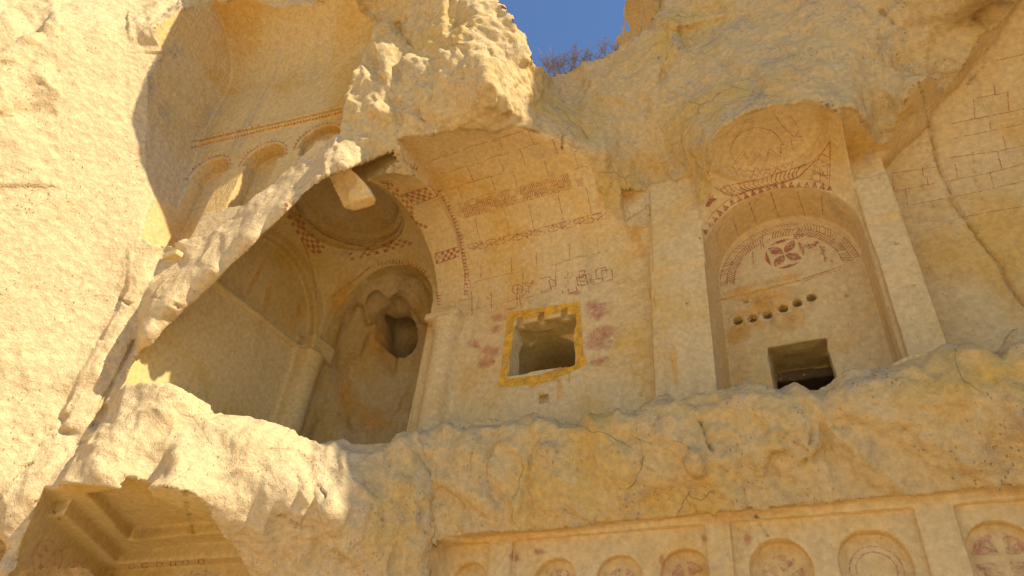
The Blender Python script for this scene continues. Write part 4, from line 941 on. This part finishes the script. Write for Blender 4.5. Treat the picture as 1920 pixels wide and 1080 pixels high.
for c, rx, ry in [((600, 850), 28, 90), ((500, 900), 40, 45), ((660, 800), 14, 70), ((440, 840), 60, 20), ((320, 835), 50, 18), ((560, 800), 90, 22)]: q = cW([c])[0]; pd.blob(q, rx * .3148, ry * .3148)
pd.build('paint_drips', P_YSTAIN, wni, off=.0045)
pr = Paint()
for c, rx, ry in [((235, 430), 45, 25), ((225, 500), 42, 35), ((190, 630), 60, 40), ((170, 710), 60, 45), ((310, 378), 45, 10), ((810, 360), 70, 35), ((840, 410), 70, 40), ((880, 510), 90, 45), ((830, 580), 70, 50), ((840, 690), 70, 30), ((690, 285), 40, 12), ((90, 585), 40, 30)]: q = cW([c])[0]; pr.blob(q, rx * .50, ry * .50, -.2)
pr.build('red_smudges', P_RSTAIN, nave, off=.004)
py_ = Paint()
for c, rx, ry, an in [((1225, 560), 22, 190, -.12), ((1190, 420), 30, 110, -.1), ((1265, 690), 10, 70, -.1), ((1150, 360), 45, 60, 0)]: py_.blob(c, rx, ry, an)
py_.build('stain', P_YSTAIN, nave, off=.004)
# arched niche
ph_ = Paint(); cx, cz = -.285, 6.92
def tp(r, a): return (cx + r * math.cos(a), .5, cz + r * math.sin(a))
for r in (.615, .705, .79): ph_.stroke(wpx([tp(r, a) for a in np.linspace(.08, math.pi - .02, 60)]), .008)
for k in range(62):
    a = .06 + k * (math.pi - .1) / 62
    if rng.random() < .95: ph_.stroke(wpx([tp(.617, a + .035), tp(.66, a + .015), tp(.703, a - .02)]), .011, jit=.2)
    if rng.random() < (.9 if a < 2.4 else .45): ph_.stroke(wpx([tp(.707, a - .02), tp(.79, a + .05)]), .008, jit=.2)
ph_.build('herringbone_arch', P_RED, arc)
mc = np.array([1471, 476.]); mp_ = Paint()
MCW = pY(1471, 476, .5); MR = .225
def md(u, v): return (MCW[0] + u * MR, .5, MCW[2] + v * MR)
def rot(u, v, a): return u * math.cos(a) - v * math.sin(a), u * math.sin(a) + v * math.cos(a)
for k in range(4):
    a = math.radians(52 + 90 * k)
    out = []
    for t in np.linspace(0, 1, 9): out.append(rot(.06 + .93 * t, .25 * math.sin(math.pi * t) ** .8, a))
    for t in np.linspace(1, 0, 9)[1:-1]: out.append(rot(.06 + .93 * t, -.25 * math.sin(math.pi * t) ** .8, a))
    mp_.poly(wpx([md(*q) for q in out]))
    a2 = a + math.pi / 4; out = []
    for t in np.linspace(-.62, .62, 9): out.append((math.cos(a2 + t), math.sin(a2 + t)))
    for t in np.linspace(.62, -.62, 9)[1:-1]:
        rr = .80 + .20 * (abs(t) / .62) ** 1.5; out.append((rr * math.cos(a2 + t), rr * math.sin(a2 + t)))
    mp_.poly(wpx([md(*q) for q in out]))
mp_.build_each('medallion_petal', P_DEEP, arc)
pbd = Paint()
pbd.poly(cT([(592, 132), (610, 122), (640, 120), (660, 104), (680, 104), (690, 116), (672, 120), (655, 140), (630, 148), (605, 142)])).strokes([cT([(625, 145), (618, 160)]), cT([(640, 145), (645, 158), (655, 156)]), cT([(660, 120), (672, 135)])], .009)
pbd.build('painted_bird', P_DEEP, arc, label='small red bird beside the medallion')
Paint().strokes([cT(q) for q in [[(695, 125), (712, 180), (725, 228)], [(680, 128), (702, 150)], [(715, 130), (705, 155)], [(685, 150), (706, 165)], [(725, 155), (710, 170)], [(690, 165), (700, 180), (712, 178)], [(735, 205), (715, 212), (720, 195), (735, 205)], [(720, 140), (708, 162)]]], .011, step=2).build('painted_tree', P_DEEP, arc)
Paint().strokes([cT(q) for q in [[(335, 130), (362, 122)], [(340, 130), (340, 155)], [(355, 125), (358, 152)], [(375, 125), (386, 122)], [(374, 113), (388, 110)], [(530, 62), (570, 60)], [(535, 70), (560, 92)], [(560, 65), (535, 90)], [(570, 88), (568, 68), (590, 80), (588, 60)]]], .010, step=2, jit=.15).build('painted_letters', P_DEEP, arc, label='small red letters above the medallion')
Paint().strokes([cT(q) for q in [[(290, 165), (295, 265)], [(280, 180), (300, 185)], [(278, 200), (302, 195)], [(755, 210), (765, 235)], [(750, 222), (770, 218)]]], .011).build('painted_tree', P_PINK, arc)
Paint().strokes([cT([(580, 330), (640, 310), (700, 290), (760, 275), (840, 240)]), cT([(600, 340), (700, 305), (840, 262)])], .012).teeth(cT([(590, 335), (840, 252)]), 5, 4).build('painted_line', P_PINK, arc)
Paint().stroke(cT([(75, 460), (240, 415), (400, 378), (575, 335)]), .028).build('painted_line', P_YEL, arc)
pz = Paint()
for c, rx, ry in [((280, 560), 190, 120), ((460, 480), 190, 100), ((330, 430), 240, 50), ((200, 650), 120, 60), ((520, 590), 130, 60), ((480, 320), 110, 30), ((250, 380), 150, 25)]: q = cT([c])[0]; pz.blob(q, rx * .40, ry * .40, -.25)
pz.build('stain', P_YSTAIN, arc, off=.004)
Paint().teeth(cU([(-5, 990), (25, 900), (70, 850), (120, 790), (190, 720), (260, 685), (330, 655), (400, 625), (480, 600), (560, 588), (650, 583), (740, 583), (820, 590), (880, 605), (935, 612)]), 14, 12, 1).build_each('painted_tooth', P_DEEP, arc)
Paint().stroke(cU([(5, 850), (60, 770), (150, 690), (230, 640), (330, 605), (450, 570), (560, 545), (680, 515), (780, 525), (900, 575)]), .010).build('painted_line', P_FADE, arc)
Paint().strokes([cU(q) for q in [[(325, 690), (375, 835)], [(480, 615), (545, 800)], [(675, 615), (735, 800)], [(850, 640), (862, 780)], [(210, 800), (240, 920)], [(85, 900), (100, 1010)]]], .010).build('painted_block_lines', P_RED, arc)
phb = Paint(); top = cU([(115, 600), (160, 572), (300, 545), (440, 515), (560, 475), (680, 440), (780, 400), (850, 340)]); bot = cU([(215, 650), (320, 610), (440, 582), (560, 555), (650, 520), (700, 500)])
phb.stroke(top, .016).stroke(bot, .016); tp_, bt_ = resample(top, 9), resample(bot, 7); n_ = min(len(tp_), len(bt_))
for k in range(0, n_ - 1):
    mdp = (tp_[k] + bt_[k]) / 2 + np.array([-5, 2]); phb.stroke([tp_[k], mdp, bt_[k]], .013, jit=.15)
phb.build('herringbone_band', P_RED, arc)
Paint().strokes([cU(q) for q in [[(0, 535), (110, 605), (220, 650)], [(910, 250), (915, 400), (908, 570)], [(910, 250), (830, 370), (680, 510)], [(800, 420), (780, 525)], [(855, 370), (840, 540)], [(830, 380), (910, 420)], [(770, 450), (905, 520)], [(860, 345), (910, 365)], [(805, 440), (835, 430), (835, 480), (800, 490), (805, 440)], [(860, 430), (895, 425), (895, 500), (860, 490), (860, 430)]]], .014).build('painted_lattice', P_RED, arc)
Paint().poly(cU([(15, 690), (10, 650), (35, 610), (45, 645), (75, 630), (60, 660), (95, 665), (60, 690), (40, 720), (12, 728)])).build('painted_bird', P_DEEP, arc, label='red bird on the left pendentive')
pd2 = Paint()
pd2.stroke(cU([(190, 310), (215, 240), (270, 180), (350, 152), (420, 150), (490, 172), (540, 215), (572, 275)]), .011)
pd2.strokes([cU(q) for q in [[(510, 55), (560, 130), (610, 180), (650, 215), (690, 180)], [(620, 65), (660, 110), (685, 155)], [(170, 180), (150, 225)]]], .010)
pd2.build('painted_ring', P_RED, arc)
pz2 = Paint()
def zig(a, b, n, h):
    l_ = resample([a] + b, 2000) if False else resample([a] + b, np.sum([np.hypot(*(np.array(q) - np.array(p))) for p, q in zip([a] + b[:-1], b)]) / n)
    d_ = np.gradient(l_, axis=0); d_ /= np.linalg.norm(d_, axis=1, keepdims=True); nn_ = np.stack([-d_[:, 1], d_[:, 0]], 1); return l_ + nn_ * (h * ((np.arange(len(l_)) % 2) - .5))[:, None]
q = cU([(180, 345), (300, 360), (420, 360), (540, 320), (640, 270), (680, 195)]); pz2.stroke(zig(q[0], q[1:], 11, 22), .009); pz2.stroke(zig(q[0], q[1:], 11, 22) + np.array([1, 7]), .009)
q = cU([(150, 440), (280, 465), (420, 455), (540, 420), (640, 360)]); pz2.stroke(zig(q[0], q[1:], 18, 10), .012)
q = cU([(230, 495), (350, 505), (470, 480), (560, 445), (650, 410)]); pz2.stroke(zig(q[0], q[1:], 20, 9), .015)
pz2.build('zigzag_rim', P_PINK, arc)
# side wall block lines
Paint().strokes([cR(q) for q in [[(520, 192), (608, 172)], [(380, 392), (450, 378), (608, 345)], [(455, 312), (555, 292)], [(448, 315), (452, 375)], [(556, 290), (560, 352)], [(513, 262), (516, 300)], [(500, 388), (503, 420)], [(540, 430), (553, 475)], [(375, 500), (520, 480), (608, 462)], [(190, 550), (330, 530)], [(365, 575), (500, 548), (608, 520)], [(190, 550), (197, 605)], [(285, 530), (290, 560)], [(390, 520), (398, 565)], [(525, 482), (537, 535)], [(500, 545), (513, 597)], [(232, 598), (240, 650)], [(197, 607), (330, 580)], [(240, 652), (400, 622), (608, 575)], [(400, 692), (500, 672), (608, 655)], [(380, 440), (480, 420), (608, 392)], [(300, 560), (305, 590)], [(445, 480), (448, 520)]]], .009).build('painted_block_lines', P_FADE, ea)
# upper chamber
Paint().teeth([(357, 279), (430, 262), (520, 240), (600, 222), (655, 208)], 6, 4.5).build('painted_teeth', P_ORNG, up)
Paint().teeth([(357, 268), (430, 250), (500, 233)], 6, 4.5).build('painted_teeth', P_ORNG, up)
for k, ((uc, zc), r) in enumerate(ARCH_A):
    P0 = _a0 + np.array([UA[0] * uc, UA[1] * uc, zc - _a0[2]]); ln_ = wpx([P0 + np.array([UA[0] * math.cos(t), UA[1] * math.cos(t), math.sin(t)]) * (r + .035) for t in np.linspace(math.pi * 1.05, 0, 24)])
    Paint().teeth(ln_, 7, 4.5).stroke(ln_, .012).build('painted_arch_line', P_FADE, up)
# medallions of the round niches
for k, (nx, nz, nr_) in enumerate(NICHES):
    if k == 0: continue
    p = Paint(); c0_ = (nx, nz - .02); R_ = nr_ * (.70 if k != 6 else .86)
    W = lambda u, v: (c0_[0] + u * R_, -.27, c0_[1] + v * R_)
    t = np.linspace(0, 2 * math.pi, 30)
    if k in (1, 5): p.stroke(wpx([W(1.05 * math.cos(a), 1.05 * math.sin(a)) for a in t]), .012)
    if k != 5:
        for j in range(4):
            a = math.radians(90 * j + (45 if k == 6 else 20 * k)); out = []
            for u in np.linspace(-.60, .60, 7): out.append((math.cos(a + u), math.sin(a + u)))
            for u in np.linspace(.25, -.25, 4): out.append((.22 * math.cos(a + u), .22 * math.sin(a + u)))
            p.poly(wpx([W(*q) for q in out]))
    else: p.stroke(wpx([W(.8 * math.cos(a), .8 * math.sin(a)) for a in t]), .010)
    (p.build if k == 5 else p.build_each)('medallion_petal' if k != 5 else 'painted_ring', P_PINK, niches[k])
pr2 = Paint()
for c, rx, ry in [((965, 1045), 18, 25), ((1010, 1035), 20, 10), ((1400, 1010), 14, 22), ((1240, 1050), 10, 20), ((1320, 1010), 10, 14)]: pr2.blob(c, rx, ry)
pr2.build('red_smudges', P_RSTAIN, lw_, off=.004)
# lower chamber: row of red squares, flower motifs
cC = cv(0, 780, .3646); pc = Paint()
for x_, y_ in [(280, 495), (305, 525), (328, 555), (352, 580), (375, 605), (400, 630), (425, 655), (450, 678), (475, 700), (500, 725), (520, 745)]: pc.quad(*cC([(x_ - 9, y_ - 8), (x_ + 6, y_ - 4), (x_ + 9, y_ + 12), (x_ - 5, y_ + 8)]), 6)
for x_, y_ in [(680, 772), (745, 767), (820, 762), (890, 757), (955, 752), (1035, 746)]: pc.stroke(cC([(x_ - 14, y_ - 10), (x_ + 14, y_ - 13), (x_ + 13, y_ + 10), (x_ - 14, y_ + 13), (x_ - 14, y_ - 10)]), .014)
pc.build('painted_squares', P_DEEP, lc)
pfl = Paint()
for c, r in [((240, 740), 75), ((385, 830), 60)]:
    for j in range(6):
        a = j * math.pi / 3 + .4; q = cC([(c[0] + r * .55 * math.cos(a), c[1] + r * .75 * math.sin(a))])[0]; pfl.blob(q, r * .20, r * .11, a)
    t = np.linspace(0, 2 * math.pi, 24); pfl.stroke(cC([(c[0] + r * math.cos(a), c[1] + r * 1.35 * math.sin(a)) for a in t]), .012)
pfl.build('painted_flowers', P_RSTAIN, lc)
tick("paintings")

# ------------------------------------------------------------------ dry shrubs on the skyline
M_TWIG = bpy.data.materials.new('dry_twig'); nt, nd, ln = nodes_of(M_TWIG)
bs = nd.new("ShaderNodeBsdfPrincipled"); bs.inputs['Roughness'].default_value = .9
g_ = nd.new("ShaderNodeNewGeometry"); ln.new(mixc(nd, ln, noise_n(nd, ln, g_.outputs['Position'], 8, 3), (.26, .15, .08), (.50, .36, .20)), bs.inputs['Base Color'])
o_ = nd.new("ShaderNodeOutputMaterial"); ln.new(bs.outputs[0], o_.inputs[0])
def tubes(lst):
    VV = []; FF = []; b = 0
    for pts, r0, r1 in lst:
        pts = np.asarray(pts); n = len(pts); tg = np.gradient(pts, axis=0); a = np.cross(tg, [0.31, .9, .2]); a /= np.linalg.norm(a, axis=1, keepdims=True) + 1e-9; c = np.cross(tg, a); c /= np.linalg.norm(c, axis=1, keepdims=True) + 1e-9
        r = np.linspace(r0, r1, n)[:, None]
        ring = np.stack([pts + r * (a * math.cos(t) + c * math.sin(t)) for t in (0, 2.094, 4.189)], 1).reshape(-1, 3); VV.append(ring)
        for i in range(n - 1):
            for j in range(3): FF.append((b + 3 * i + j, b + 3 * i + (j + 1) % 3, b + 3 * i + 3 + (j + 1) % 3, b + 3 * i + 3 + j))
        b += 3 * n
    return np.concatenate(VV), np.array(FF)
SHR = [(1022, 126, .22, 10, 'small dry tuft tight against the sunlit overhang'), (1046, 134, .46, 20, 'dense reddish dry shrub in the notch of the skyline, tallest of the row'), (1068, 122, .42, 18, 'dense dry shrub just right of the tallest one on the skyline'), (1092, 108, .34, 14, 'thin dry shrub in the middle of the skyline slope'), (1120, 90, .26, 9, 'sparse dry twigs halfway up the skyline slope'), (1148, 72, .2, 6, 'few dry twigs near the top of the skyline slope')]
for (sx, sy, hgt, ns, lab) in SHR:
    cand = np.array([(sx, sy + k_) for k_ in range(-30, 60, 3)]); P, nr, t = hit(cand); k_ = np.where(t < 16)[0][0]; P = P[k_:]; nr = nr[k_:]
    base = P[0] - nr[0] * .03; r_ = empty('dry_shrub', tuple(base), lab, 'shrub', 'dry shrubs on the skyline')
    st, tw = [], []
    for i in range(ns):
        ang = rng.uniform(0, 2 * math.pi); lean = rng.uniform(.1, .75); h_ = hgt * rng.uniform(.45, 1.0); b0 = base + np.array([rng.normal(0, .10), rng.normal(0, .07), 0])
        d0 = np.array([math.cos(ang) * lean, math.sin(ang) * lean, 1.0]); d0 /= np.linalg.norm(d0)
        pts = [b0]; 
        for k in range(6): d0 = d0 + rng.normal(0, .12, 3); d0 /= np.linalg.norm(d0); pts.append(pts[-1] + d0 * h_ / 6)
        st.append((pts, .0040, .0016))
        for k in range(2, 7):
            for _ in range(3):
                dd = d0 + rng.normal(0, .55, 3); dd /= np.linalg.norm(dd); l_ = rng.uniform(.05, .17); e = pts[k] + dd * l_ * .5; tw.append(([pts[k], e, e + (dd + rng.normal(0, .3, 3)) * l_ * .5], .0026, .0012))
    v, f = tubes(st); mesh_obj('stems', v, f, M_TWIG, r_)['kind'] = 'stuff'; v, f = tubes(tw); mesh_obj('twigs', v, f, M_TWIG, r_)['kind'] = 'stuff'
tick("done")
